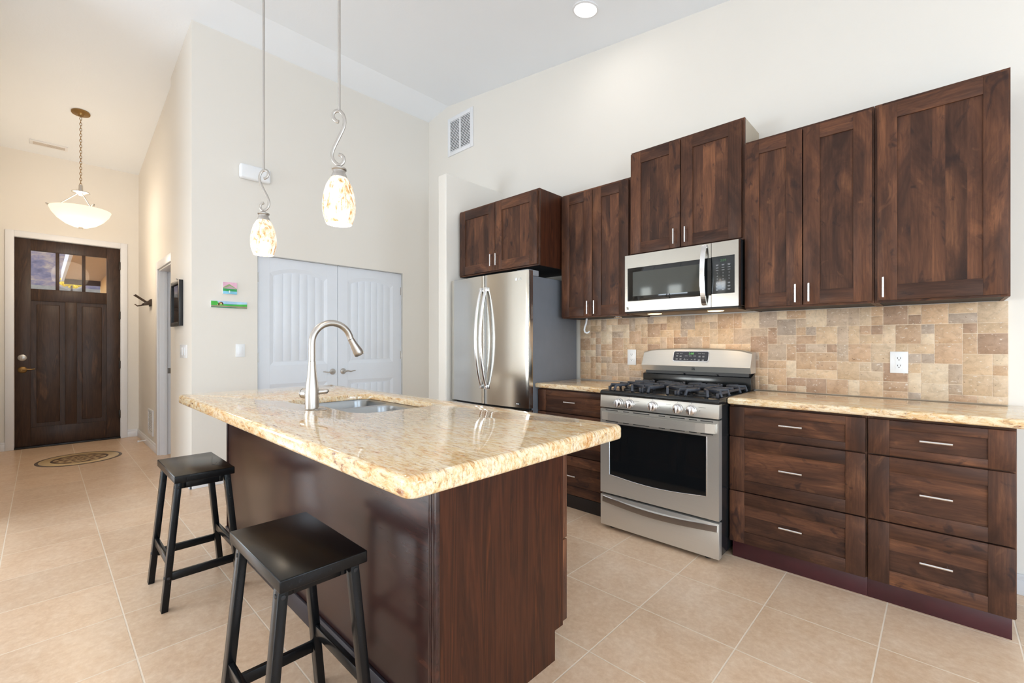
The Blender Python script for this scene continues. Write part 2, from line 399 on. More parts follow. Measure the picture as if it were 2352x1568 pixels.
# stub wall beside the fridge
b = MB(); b.box(-1.37, -1.252, -.76, YW+.02, 0, 2.80, .014, 4); struct(build('wall_partition', b, WALL), 'cream half-height stub wall left of the refrigerator')
# unseen-side windows
k = 0
def window(x0, x1, z0, z1, axis='y', n=YL):
    global k; k += 1
    f = MB()
    def bx(a0, a1, c0, c1, d0=-.10, d1=-.02):
        if axis == 'y': f.box(a0, a1, n+d0, n+d1, c0, c1, .003)
        else: f.box(n-d0, n-d1, a0, a1, c0, c1, .003)
    t = .05 if x1-x0 > .5 else .02
    bx(x0, x0+t, z0, z1); bx(x1-t, x1, z0, z1); bx(x0+t, x1-t, z0, z0+t); bx(x0+t, x1-t, z1-t, z1); x1-x0 > .5 and bx((x0+x1)/2-.03, (x0+x1)/2+.03, z0+t, z1-t)
    return struct(build('window_%d' % k, f, WHITE))
window(*WIN[0]); window(*WIN[1]); window(*WIN[2]); window(*WIN[3]); window(-5.95, -4.45, .5, 2.4, 'x', XD-.12); window(-6.45, -3.95, .02, 2.4, 'x', XR); window(-2.5, -.6, .65, 2.35, 'x', XR)

# baseboards
def baseboard(name, x0, x1, y0, y1, h=.10):
    b = MB(); b.box(x0, x1, y0, y1, 0, h*.72, .003); 
    if x1-x0 < y1-y0: b.box(x0+.003, x1-.003, y0, y1, h*.7, h, .003)
    else: b.box(x0, x1, y0+.003, y1-.003, h*.7, h, .003)
    return struct(build(name, b, WHITE))
baseboard('baseboard_front', XD, XD+.016, -2.547, YH-.001); baseboard('baseboard_front_left', XD, XD+.016, -3.66, -3.615)
baseboard('baseboard_hall', XD, -4.29, YH-.016, YH); baseboard('baseboard_column', -3.43, XW+.016, YH-.036, YH-.02)
baseboard('baseboard_back', XW, XW+.016, YH-.036, -1.95); baseboard('baseboard_back_right', XW, XW+.016, -.39, YW)
baseboard('baseboard_right', 2.27, XR, YW-.016, YW)
# casings
b = MB(); cz = 2.545
b.box(XD, XD+.02, -3.615, -3.545, 0, cz, .004); b.box(XD, XD+.02, -2.613, -2.545, 0, cz, .004); b.box(XD, XD+.02, -3.545, -2.613, 2.475, cz, .004)
b.box(XD-.10, XD, -3.56, -3.545, 0, 2.48); b.box(XD-.10, XD, -2.615, -2.60, 0, 2.48); b.box(XD-.10, XD, -3.56, -2.60, 2.472, 2.486)
struct(build('trim_1', b, WHITE), 'white casing around the dark front door')
b = MB()
b.box(-4.29, -4.20, YH-.018, YH, 0, 2.13, .004); b.box(-4.20, -3.43, YH-.018, YH, 2.045, 2.13, .004)
b.box(-4.20, -4.185, YH, YH+.115, 0, 2.04, .002); b.box(-4.20, -3.43, YH, YH+.115, 2.03, 2.045, .002); b.box(-4.185, -4.172, YH+.04, YH+.07, 0, 2.03, .001)
struct(build('trim_2', b, WHITE), 'white casing of the hall doorway'); 
b = MB(); b.box(-4.19, -4.183, YH+.05, YH+.10, .90, .96, .001); tag(build('strike_plate', b, NICKEL), 'small metal strike plate on the white hall doorway jamb', 'strike plate')
b = MB(); b.box(XD-.12, XD+.015, -3.545, -2.613, 0, .02, .004); tag(build('door_threshold', b, BLACKP), 'dark threshold strip under the front door', 'threshold')

# ---------------------------------------------------------------- front door
fd = thing('door_1', 'dark brown wooden front door with three small panes at the top', 'door', (XD-.03, -3.08, .02)); fd['kind'] = 'structure'
DX = XD-.02
def slab(mb, x0, x1, y0, y1, z0, z1, bev=.002, flag=0): mb.board(flag).box(x0, x1, y0, y1, z0, z1, bev)
b = MB(); y0, y1 = -3.543, -2.615
lites = [(-3.413, -3.208), (-3.176, -2.976), (-2.944, -2.746)]; lz0, lz1 = 1.884, 2.336
b.box(DX-.045, DX, y0, -3.413, .022, 2.468, .002); b.box(DX-.045, DX, -2.746, y1, .022, 2.468, .002)
b.box(DX-.045, DX, -3.413, -2.746, lz1, 2.468, .002); b.box(DX-.045, DX, -3.413, -2.746, 1.742, lz0, .002); b.box(DX-.045, DX, -3.413, -2.746, .022, .24, .002)
b.box(DX-.045, DX, -3.208, -3.176, lz0, lz1, .002); b.box(DX-.045, DX, -2.976, -2.944, lz0, lz1, .002)
b.box(DX-.045, DX, -3.125, -3.022, .24, 1.742, .002)
build('frame', b, DOORB, fd)
for ya, yb in ((-3.413, -3.125), (-3.022, -2.746)):
    b = MB(); b.box(DX-.035, DX-.016, ya, yb, .24, 1.742); b.box(DX-.03, DX-.010, ya+.045, yb-.045, .285, 1.70, .008, 3); build('panel', b, DOORB, fd)
GL = NT('clear_pane'); GL.set(Roughness=.02, IOR=1.2); GL.b.inputs['Transmission Weight'].default_value = 1; GL = GL.m
for ya, yb in lites:
    b = MB(); b.box(DX-.025, DX-.02, ya, yb, lz0, lz1); build('pane', b, GL, fd)
b = MB(); b.lathe([(0, .012), (.022, .012), (.036, .006), (.038, 0)], (DX, -3.482, 1.067), 24, 'x'); b.box(DX+.01, DX+.028, -3.487, -3.477, 1.05, 1.084, .003); build('deadbolt', b, NICKEL, fd)
b = MB(); b.lathe([(0, .014), (.026, .014), (.037, .006), (.039, 0)], (DX, -3.479, .925), 24, 'x'); b.tube([(DX+.01, -3.479, .925), (DX+.045, -3.479, .925)], .011, 12)
b.tube([(DX+.042, -3.482, .925), (DX+.047, -3.45, .932), (DX+.045, -3.41, .928), (DX+.04, -3.378, .933)], [.011, .009, .007, .005], 10); build('lever_handle', b, BRONZE, fd)
for z in (2.246, 1.602, .96, .315):
    b = MB(); b.tube([(XD+.004, -2.611, z-.05), (XD+.004, -2.611, z+.05)], .009, 10); b.box(XD-.008, XD+.002, -2.63, -2.611, z-.05, z+.05, .001); build('hinge', b, simple('dark_bronze_hinge', (.03, .022, .016), .4, .6), fd)

# floor medallion
def m_med():
    t = NT('inlaid_medallion'); c = t.n('ShaderNodeTexCoord'); s = t.n('ShaderNodeSeparateXYZ'); t.l(c.outputs['Object'], s.inputs[0])
    r = t.math('SQRT', t.math('ADD', t.math('MULTIPLY', s.outputs[0], s.outputs[0]), t.math('MULTIPLY', s.outputs[1], s.outputs[1])))
    a = t.math('ARCTAN2', s.outputs[1], s.outputs[0])
    pet = t.math('MULTIPLY', t.math('SINE', t.math('MULTIPLY', a, 8)), t.math('SINE', t.math('MULTIPLY', r, 75)))
    pc = t.ramp(t.math('ADD', t.math('MULTIPLY', pet, .5), .5), [(.40, sr(196, 168, 128)), (.60, sr(112, 84, 62))])
    ring = t.ramp(t.math('MULTIPLY', r, 2.94), [(0, (0,)*3), (.60, (0,)*3), (.601, (1,)*3), (.66, (1,)*3), (.661, (.5,)*3), (.915, (.5,)*3), (.916, (1,)*3)], 'CONSTANT')
    base = t.mix(t.ramp(ring.outputs[0], [(0, (0,)*3), (.3, (1,)*3)], 'CONSTANT').outputs[0], pc.outputs[0], sr(206, 178, 134))
    x = t.mix(t.ramp(ring.outputs[0], [(0, (0,)*3), (.8, (1,)*3)], 'CONSTANT').outputs[0], base, sr(88, 70, 60))
    t.l(x, t.b.inputs['Base Color']); t.set(Roughness=.35); return t.m
b = MB(); b.lathe([(0, .003), (.336, .003), (.34, 0)], (-4.63, -3.04, 0), 64); tag(build('floor_medallion', b, m_med()), 'round patterned stone medallion set in the foyer floor', 'medallion')

# ---------------------------------------------------------------- closet double doors
def closet_door(n, y0, y1, ky, sgn, label):
    X = XW-.025; d = thing('door_%d' % n, label, 'door', (X, (y0+y1)/2, .01)); d['kind'] = 'structure'; d.name = 'door_%d' % n
    ORG[d.name] = Vector(d.location)
    pa, pb = y0+.11, y1-.11; za, zs, zb = 1.02, 1.905, 1.965; N = 14
    arch = [(pa+(pb-pa)*i/N, zs+(zb-zs)*math.sin(PI*i/N)**.8) for i in range(N+1)]
    b = MB(); T = .035
    b.box(X-T, X, y0, pa, .01, 2.05, .001); b.box(X-T, X, pb, y1, .01, 2.05, .001); b.box(X-T, X, pa, pb, .84, za, .001); b.box(X-T, X, pa, pb, .01, .24, .001)
    for i in range(N): 
        (u0, v0), (u1, v1) = arch[i], arch[i+1]
        b.prism([(X-T, u0, v0), (X-T, u1, v1), (X-T, u1, 2.05), (X-T, u0, 2.05)], (T, 0, 0))
    build('frame', b, DOORW, d, sharp=20)
    for q, (zl, zh, ar) in enumerate(((za, zs, True), (.24, .84, False))):
        b = MB(); D = .009; m = .032
        # sloped moulding then beaded boards
        outer = [(pa, zl), (pb, zl)]+([(u, v) for u, v in arch[::-1]] if ar else [(pb, zh), (pa, zh)])
        cy = (pa+pb)/2; cz = (zl+zh)/2
        inner = []
        for u, v in outer:
            inner.append((u+(m if u < cy else -m)*min(1, abs(u-cy)/(.5*(pb-pa))*1.0), v+(m if v < cz else -m)))
        nn = len(outer)
        for i in range(nn):
            j = (i+1) % nn
            b.poly([(X, *outer[i]), (X, *outer[j]), (X-D, *inner[j]), (X-D, *inner[i])])
        b.poly([(X-D, u, v) for u, v in inner])
        # raised field with grooves
        f0, f1 = pa+m+.012, pb-m-.012; nb = 6; gw = .006; bw = (f1-f0)/nb
        for i in range(nb):
            ua, ub = f0+i*bw, f0+(i+1)*bw-gw
            def top(u):
                if not ar: return zh-m-.012
                s = (u-pa)/(pb-pa); return zs+(zb-zs)*math.sin(PI*s)**.8-m-.012
            b.prism([(X-D-.001, ua, zl+m+.012), (X-D-.001, ub, zl+m+.012), (X-D-.001, ub, top(ub)), (X-D-.001, ua, top(ua))], (.0045, 0, 0), .0010)
        build('panel', b, DOORW, d, sharp=25, fixn=True)
    b = MB(); b.lathe([(0, .018), (.018, .018), (.028, .010), (.032, 0)], (X, ky, .938), 28, 'x'); b.tube([(X+.01, ky, .938), (X+.048, ky, .938)], .010, 12)
    b.tube([(X+.045, ky, .938), (X+.05, ky+sgn*.03, .944), (X+.048, ky+sgn*.065, .934), (X+.046, ky+sgn*.1, .943), (X+.046, ky+sgn*.118, .943)], [.010, .008, .006, .005, .004], 10, flat=(1, .6)); build('lever_handle', b, NICKEL, d)
    hy = y0-.001 if sgn < 0 else y1+.001
    for z in (1.85, 1.10, .25):
        b = MB(); b.tube([(X+.006, hy, z-.045), (X+.006, hy, z+.045)], .006, 8); b.box(X, X+.003, hy-.012, hy+.012, z-.045, z+.045); build('hinge', b, NICKEL, d)
    return d
closet_door(2, -1.941, -1.170, -1.222, -1, 'left white arched-panel closet door with nickel lever')
closet_door(3, -1.166, -.398, -1.108, 1, 'right white arched-panel closet door nearer the refrigerator')
b = MB(); b.box(XW-.1, XW+.001, -1.9449, -1.9425, 0, 2.052); b.box(XW-.1, XW+.001, -.3975, -.3951, 0, 2.052); b.box(XW-.1, XW+.002, -1.945, -.395, 2.0515, 2.0578); b.box(XW-.02, XW-.006, -1.30, -1.18, 2.047, 2.052); b.box(XW-.02, XW-.006, -1.15, -1.05, 2.047, 2.052)
struct(build('trim_3', b, simple('door_jamb_metal', (.5, .49, .47), .5)), 'thin metal edge around the closet opening')

# ---------------------------------------------------------------- cabinet fronts
def shaker(parent, name, x0, x1, z0, z1, yf, rail=.078, rt=None, rb=None, horiz=False, handle=None, hh=None, thick=.02):
    """recessed-panel front facing -y with front face at yf"""
    rt = rt or rail; rb = rb or rail; b = MB(); y1 = yf+thick; bv = .0012
    st = .078
    b.board(0).box(x0, x0+st, yf, y1, z0, z1, bv); b.board(0).box(x1-st, x1, yf, y1, z0, z1, bv)
    b.board(1).box(x0+st, x1-st, yf, y1, z1-rt, z1, bv); b.board(1).box(x0+st, x1-st, yf, y1, z0, z0+rb, bv)
    if horiz:
        n = 1 if z1-z0 < .2 else 2; e = [z0+rb]+sorted(z0+rb+(z1-z0-rt-rb)*(random.uniform(.35, .65)) for _ in range(n-1))+[z1-rt]
        for i in range(n): b.board(1).box(x0+st, x1-st, yf+.009, y1-.002, e[i], e[i+1])
    else:
        W = x1-x0-2*st; n = max(2, round(W/.065)); u = sorted(random.uniform(.12, .88) for _ in range(n-1)); e = [x0+st]+[x0+st+W*(i+1+random.uniform(-.25, .25))/n for i in range(n-1)]+[x1-st]
        for i in range(n): b.board(0).box(e[i], e[i+1], yf+.009, y1-.002, z0+rb, z1-rt)
    d = build(name, b, ALDER, parent, sharp=30)
    if handle:
        hx, hz, ori, L = handle; b = MB(); yh = yf-.030
        if ori == 'v':
            b.tube([(hx, yh, hz-L/2), (hx, yh, hz+L/2)], .0055, 12)
            for s in (-1, 1): b.tube([(hx, yh, hz+s*L*.34), (hx, yf+.002, hz+s*L*.34)], .0035, 8)
        else:
            b.tube([(hx-L/2, yh, hz), (hx+L/2, yh, hz)], .0055, 12)
            for s in (-1, 1): b.tube([(hx+s*L*.34, yh, hz), (hx+s*L*.34, yf+.002, hz)], .0035, 8)
        build('bar_handle', b, BAR, d)
    return d
def upper(x0, x1, z0, z1, yf, splits, handles, label, side=None, under=True, sidem=WALNUT, hz=None):
    t = thing('wall_cabinet', label, 'cabinet', ((x0+x1)/2, yf+.02, z0), 'dark alder wall cabinets')
    yb = yf+.0205; b = MB(); b.board(0, .45)
    # carcass with recessed bottom
    b.box(x0, x0+.016, yb+.018, YW-.002, z0, z1-.001); b.box(x1-.016, x1, yb+.018, YW-.002, z0, z1-.001)
    b.box(x0+.016, x1-.016, yb+.018, YW-.002, z1-.02, z1-.002)
    build('carcass', b, sidem, t, sharp=30)
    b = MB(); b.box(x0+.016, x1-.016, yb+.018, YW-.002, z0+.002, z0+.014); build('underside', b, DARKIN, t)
    b = MB(); b.board(0).box(x0, x0+.03, yb, yb+.018, z0, z1, .0008); b.board(0).box(x1-.03, x1, yb, yb+.018, z0, z1, .0008)
    b.board(1).box(x0+.03, x1-.03, yb, yb+.018, z1-.045, z1, .0008); b.board(1).box(x0+.03, x1-.03, yb, yb+.018, z0, z0+.03, .0008); b.board(0, .2).box(x0+.03, x1-.03, yb+.003, yb+.016, z0+.03, z1-.045)
    build('face_frame', b, ALDER, t, sharp=30)
    for (a, c), h in zip(splits, handles): shaker(t, 'door', a, c, z0+.010, z1-.018, yf, handle=(h, hz or z0+.075, 'v', .102) if h else None)
    return t
YU = -.34
upper(-1.241, -.263, 1.852, 2.464, -.62, [(-1.222, -.752), (-.746, -.276)], [-.782, -.716], 'two-door dark wood cabinet above the refrigerator', hz=1.95)
upper(-.247, .384, 1.437, 2.458, YU, [(-.243, .055), (.061, .372)], [.026, .090], 'tall two-door dark wood wall cabinet left of the microwave')
mwc = upper(.387, 1.161, 1.872, 2.629, YU, [(.392, .760), (.767, 1.146)], [.724, .803], 'raised two-door dark wood cabinet above the microwave', sidem=RAWPLY, hz=1.955)
upper(1.164, 1.787, 1.437, 2.466, YU, [(1.166, 1.467), (1.473, 1.778)], [1.438, 1.503], 'two-door dark wood wall cabinet right of the microwave')
upper(1.789, 2.264, 1.437, 2.466, YU, [(1.800, 2.256)], [1.824], 'wide single-door dark wood wall cabinet at the right end')
YB = -.590
def base_cab(x0, x1, cols, label, toe=None, foot=True):
    t = thing('base_cabinet', label, 'cabinet', ((x0+x1)/2, YB+.3, 0), 'dark alder drawer cabinets')
    b = MB(); b.board(0, .4).box(x0, x1, YB+.038, YW-.002, .10, .878); build('carcass', b, WALNUT, t)
    b = MB(); b.board(0).box(x0, x0+.02, YB+.0205, YB+.037, .095, .878, .0008); b.board(0).box(x1-.02, x1, YB+.0205, YB+.037, .095, .878, .0008); b.board(1, .1).box(x0+.02, x1-.02, YB+.0215, YB+.037, .095, .878); build('face_frame', b, ALDER, t)
    for a, c in cols:
        for z0, z1, rt, rb in ((.702, .866, .040, .036), (.392, .694, .066, .062), (.098, .385, .070, .066)):
            shaker(t, 'drawer', a, c, z0, z1, YB, rt=rt, rb=rb, horiz=True, handle=((a+c)/2, (z0+z1)/2+.004, 'h', .108 if c-a < .45 else .106))
    if toe: 
        b = MB(); b.box(x0+(.010 if x0 < 1.5 else -.0005), x1-(.012 if x1 > 2 else 0), YB+.030, YB+.046, 0, .10, .001); build('toe_kick', b, CHERRY, t)
    return t
base_cab(1.155, 1.780, [(1.158, 1.775)], 'three-drawer dark wood base cabinet beside the range', True)
base_cab(1.781, 2.262, [(1.785, 2.258)], 'three-drawer dark wood base cabinet at the right end of the counter', True)
lc = base_cab(-.290, .382, [(-.286, .370)], 'dark wood drawer base cabinet between refrigerator and range')
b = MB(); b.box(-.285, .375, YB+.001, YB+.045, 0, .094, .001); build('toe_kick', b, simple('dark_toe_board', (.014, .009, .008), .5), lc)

# ---------------------------------------------------------------- granite slabs
def rounded(x0, x1, y0, y1, r, n=6):
    p = []
    rs = r if isinstance(r, (list, tuple)) else [r]*4
    for (cx, cy, a0), rr in zip(((x1-rs[0], y0+rs[0], -PI/2), (x1-rs[1], y1-rs[1], 0), (x0+rs[2], y1-rs[2], PI/2), (x0+rs[3], y0+rs[3], PI)), rs):
        for i in range(n+1):
            a = a0+PI/2*i/n; p.append((cx+rr*math.cos(a), cy+rr*math.sin(a)))
    return p
def inset(poly, d):
    n = len(poly); out = []
    for i in range(n):
        p0, p1, p2 = Vector(poly[i-1]), Vector(poly[i]), Vector(poly[(i+1) % n])
        e1 = (p1-p0); e2 = (p2-p1)
        if e1.length < 1e-7: e1 = e2
        if e2.length < 1e-7: e2 = e1
        e1.normalize(); e2.normalize(); n1 = Vector((-e1.y, e1.x)); n2 = Vector((-e2.y, e2.x)); m = (n1+n2)
        m = m/max(.25, m.dot(n1)) if m.length > 1e-6 else n1
        out.append((p1.x+m.x*d, p1.y+m.y*d))
    return out
def slab_mesh(outer, z0, z1, rtop, rbot, hole=None, hz0=None):
    """outer: CCW polygon; rounded top and bottom arrises; optional hole (CCW polygon)"""
    b = MB(); prof = []
    for i in range(5): a = PI/2*i/4; prof.append((rtop*(1-math.sin(a)) , z1-rtop*(1-math.cos(a))))     # inset, z from top inward out
    for i in range(5): a = PI/2*i/4; prof.append((rbot*(1-math.cos(a)), z0+rbot*(1-math.sin(a))))
    rings = []
    prof = [(rtop*(1-math.sin(PI/2*i/5)), z1-rtop*(1-math.cos(PI/2*i/5))) for i in range(6)]+[(rbot*(1-math.cos(PI/2*i/4)), z0+rbot*(1-math.sin(PI/2*i/4))) for i in range(5)]
    if hz0: prof += [(.045, z0), (.046, hz0)]
    for d, z in prof: rings.append([b.b.verts.new((x, y, z)) for x, y in inset(outer, d)])
    fs = []; n = len(outer)
    for r0, r1 in zip(rings, rings[1:]):
        for i in range(n): j = (i+1) % n; fs.append(b.b.faces.new((r0[i], r1[i], r1[j], r0[j])))
    if hole:
        hr = .006; hp = [(-hr, z1), (-hr*.3, z1-hr*.3), (0, z1-hr), (0, hz0 or z0)]
        hrings = [[b.b.verts.new((x, y, z)) for x, y in inset(hole, d)] for d, z in hp]; m = len(hole)
        for r0, r1 in zip(hrings, hrings[1:]):
            for i in range(m): j = (i+1) % m; fs.append(b.b.faces.new((r0[i], r0[j], r1[j], r1[i])))
    b.b.edges.index_update()
    def cap(a, c=None):
        ed = []
        for ring in [a]+([c] if c else []):
            for i in range(len(ring)):
                e = b.b.edges.get((ring[i], ring[(i+1) % len(ring)])) or b.b.edges.new((ring[i], ring[(i+1) % len(ring)])); ed.append(e)
        r = bmesh.ops.triangle_fill(b.b, use_beauty=True, edges=ed); return [g for g in r['geom'] if isinstance(g, bmesh.types.BMFace)]
    fs += cap(rings[0], hrings[0] if hole else None); fs += cap(rings[-1], hrings[-1] if hole else None)
    b._fin(fs); return b
CT = .918
tag(build('granite_countertop', slab_mesh([(-.292, -.618), (.385, -.618), (.385, YW-.0005), (-.292, YW-.0005)], .880, CT, .012, .012), GRANITE), 'short golden granite countertop between refrigerator and range', 'countertop')
tag(build('granite_countertop', slab_mesh([(1.156, -.618), (2.34, -.618), (2.34, YW-.0005), (1.156, YW-.0005)], .880, CT+.002, .014, .012), GRANITE), 'long golden granite countertop right of the range', 'countertop')
# island
IX0, IX1, IY0, IY1 = -1.352, 1.160, -2.748, -1.783
SINKP = [(-.41, -2.412), (-.34, -2.40), (-.26, -2.372), (-.18, -2.355), (-.10, -2.357), (0, -2.360), (.10, -2.362), (.150, -2.345), (.180, -2.315), (.193, -2.27), (.193, -2.02), (.175, -1.965), (.145, -1.93), (.09, -1.918), (-.44, -1.918), (-.50, -1.93), (-.540, -1.965), (-.555, -2.02), (-.555, -2.32), (-.545, -2.37), (-.52, -2.40), (-.48, -2.412)]
tag(build('island_countertop', slab_mesh(rounded(IX0, IX1, IY0, IY1, .035), .860, .914, .016, .012, SINKP, .884), GRANITE), 'large golden granite island top with an undermount sink cutout', 'countertop')
isl = thing('kitchen_island', 'dark wood island base under the large granite top', 'island', (-.12, -2.2, 0))
PX, PY0, PY1 = .958, -2.520, -1.905
b = MB(); b.prism([(PX-.018, PY0+.012, 0), (PX-.018, PY1-.05, 0), (PX-.018, PY1-.05, .115), (PX-.018, PY1, .115), (PX-.018, PY1, .883), (PX-.018, PY0+.012, .883)], (.018, 0, 0)); build('end_panel', b, WALNUT, isl)
b = MB(); b.box(PX-.02, PX+.004, PY0-.003, PY0+.011, 0, .883, .002); build('corner_post', b, WALNUTH, isl)
for xa in (PX-.035, -1.205):
    b = MB(); b.box(xa, xa+.0145, PY0-.004, PY0+.002, 0, .883, .001); build('edge_trim', b, WALNUTH, isl)
b = MB(); b.box(-1.205, PX-.0205, PY0+.002, PY0+.015, 0, .883, .001); build('back_panel', b, WALNUTH, isl)
b = MB(); b.box(-1.205, PX-.036, PY0-.010, PY0+.001, 0, .085, .003); build('base_moulding', b, simple('dark_base_moulding', sr(40, 36, 44), .4), isl)
b = MB(); b.box(-1.205, -1.187, PY0+.016, PY1, 0, .883); build('end_panel', b, WALNUT, isl)
b = MB(); b.box(-1.186, PX-.0185, PY1-.07, PY1-.052, 0, .115); build('toe_kick', b, CHERRY, isl)
b = MB(); b.board(0, .3).box(-1.187, PX-.0185, PY1-.014, PY1-.002, .115, .883); build('face_frame', b, ALDER, isl)
# doors / drawers on the working side (only their edges show)
def back_front(x0, x1, z0, z1, nm):
    b = MB(); y = PY1+.032; r = .07; 
    b.board(0).box(x0, x0+r, PY1, y, z0, z1, .0015); b.board(0).box(x1-r, x1, PY1, y, z0, z1, .0015); b.board(1).box(x0+r, x1-r, PY1, y, z1-r, z1, .0015); b.board(1).box(x0+r, x1-r, PY1, y, z0, z0+r, .0015); b.board(0).box(x0+r, x1-r, PY1+.002, y-.01, z0+r, z1-r)
    build(nm, b, ALDER, isl)
for i in range(4):
    x1 = PX-.004-i*.54; back_front(x1-.53, x1, .125, .445, 'drawer'); back_front(x1-.53, x1, .452, .852, 'drawer')

# sink
sk = thing('kitchen_sink', 'double-bowl stainless steel undermount sink in the island', 'sink', (-.18, -2.16, .66))
def bowl(x0, x1, y0, y1, depth, r, nm):
    b = MB(); zt = .882; n = 8
    prof = [(0, 0), (.004, -.012), (.010, -depth*.6), (.022, -depth+.03), (.05, -depth+.004), (.09, -depth)]
    P = rounded(x0, x1, y0, y1, r, n); rings = [[b.b.verts.new((x, y, zt+z)) for x, y in inset(P, d)] for d, z in prof]
    fs = []
    for a, c in zip(rings, rings[1:]):
        for i in range(len(P)): j = (i+1) % len(P); fs.append(b.b.faces.new((a[i], a[j], c[j], c[i])))
    fs.append(b.b.faces.new(rings[-1])); b._fin(fs)
    cx, cy = (x0+x1)/2, (y0+y1)/2
    o = build(nm, b, SINKS, sk, sharp=60, fixn=False)
    b = MB(); b.lathe([(0, .004), (.03, .002), (.045, .005), (.05, 0)], (cx, cy, zt-depth+.001), 24); build('drain', b, NICKEL, o)
BL = (-.562, -.245, -2.406, -1.938); BS = (-.205, .190, -2.350, -1.985)
bowl(*BL, .20, .07, 'large_bowl'); bowl(*BS, .17, .07, 'small_bowl')
def rim_cell(b, cx0, cx1, cy0, cy1, hole, z=.882):
    """flat frame between a rectangle cell and a hole loop: each hole point is joined to the cell edge it faces"""
    mx, my = sum(p[0] for p in hole)/len(hole), sum(p[1] for p in hole)/len(hole); out = []
    for x, y in hole:
        dx, dy = x-mx, y-my; k = min(((cx1 if dx > 0 else cx0)-mx)/dx if abs(dx) > 1e-6 else 9e9, ((cy1 if dy > 0 else cy0)-my)/dy if abs(dy) > 1e-6 else 9e9); out.append((mx+dx*k, my+dy*k))
    n = len(hole); hv = [b.b.verts.new((x, y, z)) for x, y in hole]; ov = [b.b.verts.new((x, y, z)) for x, y in out]; fs = []
    for q in range(n):
        r = (q+1) % n; fs.append(b.b.faces.new((hv[q], ov[q], ov[r], hv[r])))
        (xa, ya), (xb, yb) = out[q], out[r]
        if abs(xa-xb) > 1e-5 and abs(ya-yb) > 1e-5:
            c = [(px, py) for px in (cx0, cx1) for py in (cy0, cy1) if (abs(px-xa) < 1e-5 or abs(py-ya) < 1e-5) and (abs(px-xb) < 1e-5 or abs(py-yb) < 1e-5)]
            if c: fs.append(b.b.faces.new((ov[q], b.b.verts.new((*c[0], z)), ov[r])))
    b._fin(fs)
b = MB(); rim_cell(b, -.60, -.225, -2.445, -1.875, rounded(*BL, .07, 8)); rim_cell(b, -.225, .235, -2.445, -1.875, rounded(*BS, .07, 8)); build('rim', b, SINKS, sk)

# faucet
fx, fy = -.137, -2.432
fc = thing('kitchen_faucet', 'brushed nickel pull-down gooseneck faucet on the island', 'faucet', (fx, fy, .914))
b = MB(); b.lathe([(.0315, .9145), (.0315, .955), (.0312, .99), (.0275, 1.03), (.0215, 1.07), (.0180, 1.11), (.0165, 1.14)], (fx, fy, 0), 36); build('body', b, NICKEL, fc, sharp=60)
b = MB(); pts = [(fx, fy, 1.141), (fx, fy, 1.20), (fx, fy, 1.225)]; R = .098; cy_ = fy+R; cz_ = 1.228
for i in range(1, 19):
    a = PI-PI*.93*i/18; pts.append((fx, cy_+R*math.cos(a), cz_+R*math.sin(a)))
b.tube(pts, .0155, 20, up=(1, 0, 0)); sp = build('spout', b, NICKEL, fc, sharp=60)
e = Vector(pts[-1]); dr = (Vector(pts[-1])-Vector(pts[-2])).normalized(); dr = Vector((0, dr.y+.28, dr.z)).normalized()
b = MB(); b.tube([e+dr*.001, e+dr*.03, e+dr*.075, e+dr*.092, e+dr*.095], [.0155, .0175, .0245, .0255, .023], 24, up=(1, 0, 0)); build('spray_head', b, NICKEL, sp, sharp=60)
b = MB(); a0 = Vector((fx, fy, .985)); dv = Vector((-.80, -.30, 0)).normalized()
b.tube([a0+dv*.022, a0+dv*.050], .025, 28); b.tube([a0+dv*.053, a0+dv*.060, a0+dv*.062], [.025, .024, .008], 28); b.tube([a0+dv*.061, a0+dv*.074], .006, 10); build('valve_hub', b, NICKEL, fc, sharp=50)
b = MB(); u = Vector((.5, .86, .10)).normalized(); p0 = Vector((fx+.01, fy+.028, .992)); b.tube([p0, p0+u*.02, p0+u*.036, p0+u*.046], [.012, .0125, .012, .004], 16); build('lever', b, NICKEL, fc, sharp=60)
b = MB(); b.lathe([(0, .006), (.012, .006), (.018, .003), (.026, .002), (.028, 0)], (-.073, -2.418, .9142), 28); tag(build('sink_hole_cover', b, NICKEL), 'small round metal hole cover beside the faucet base', 'hole cover')

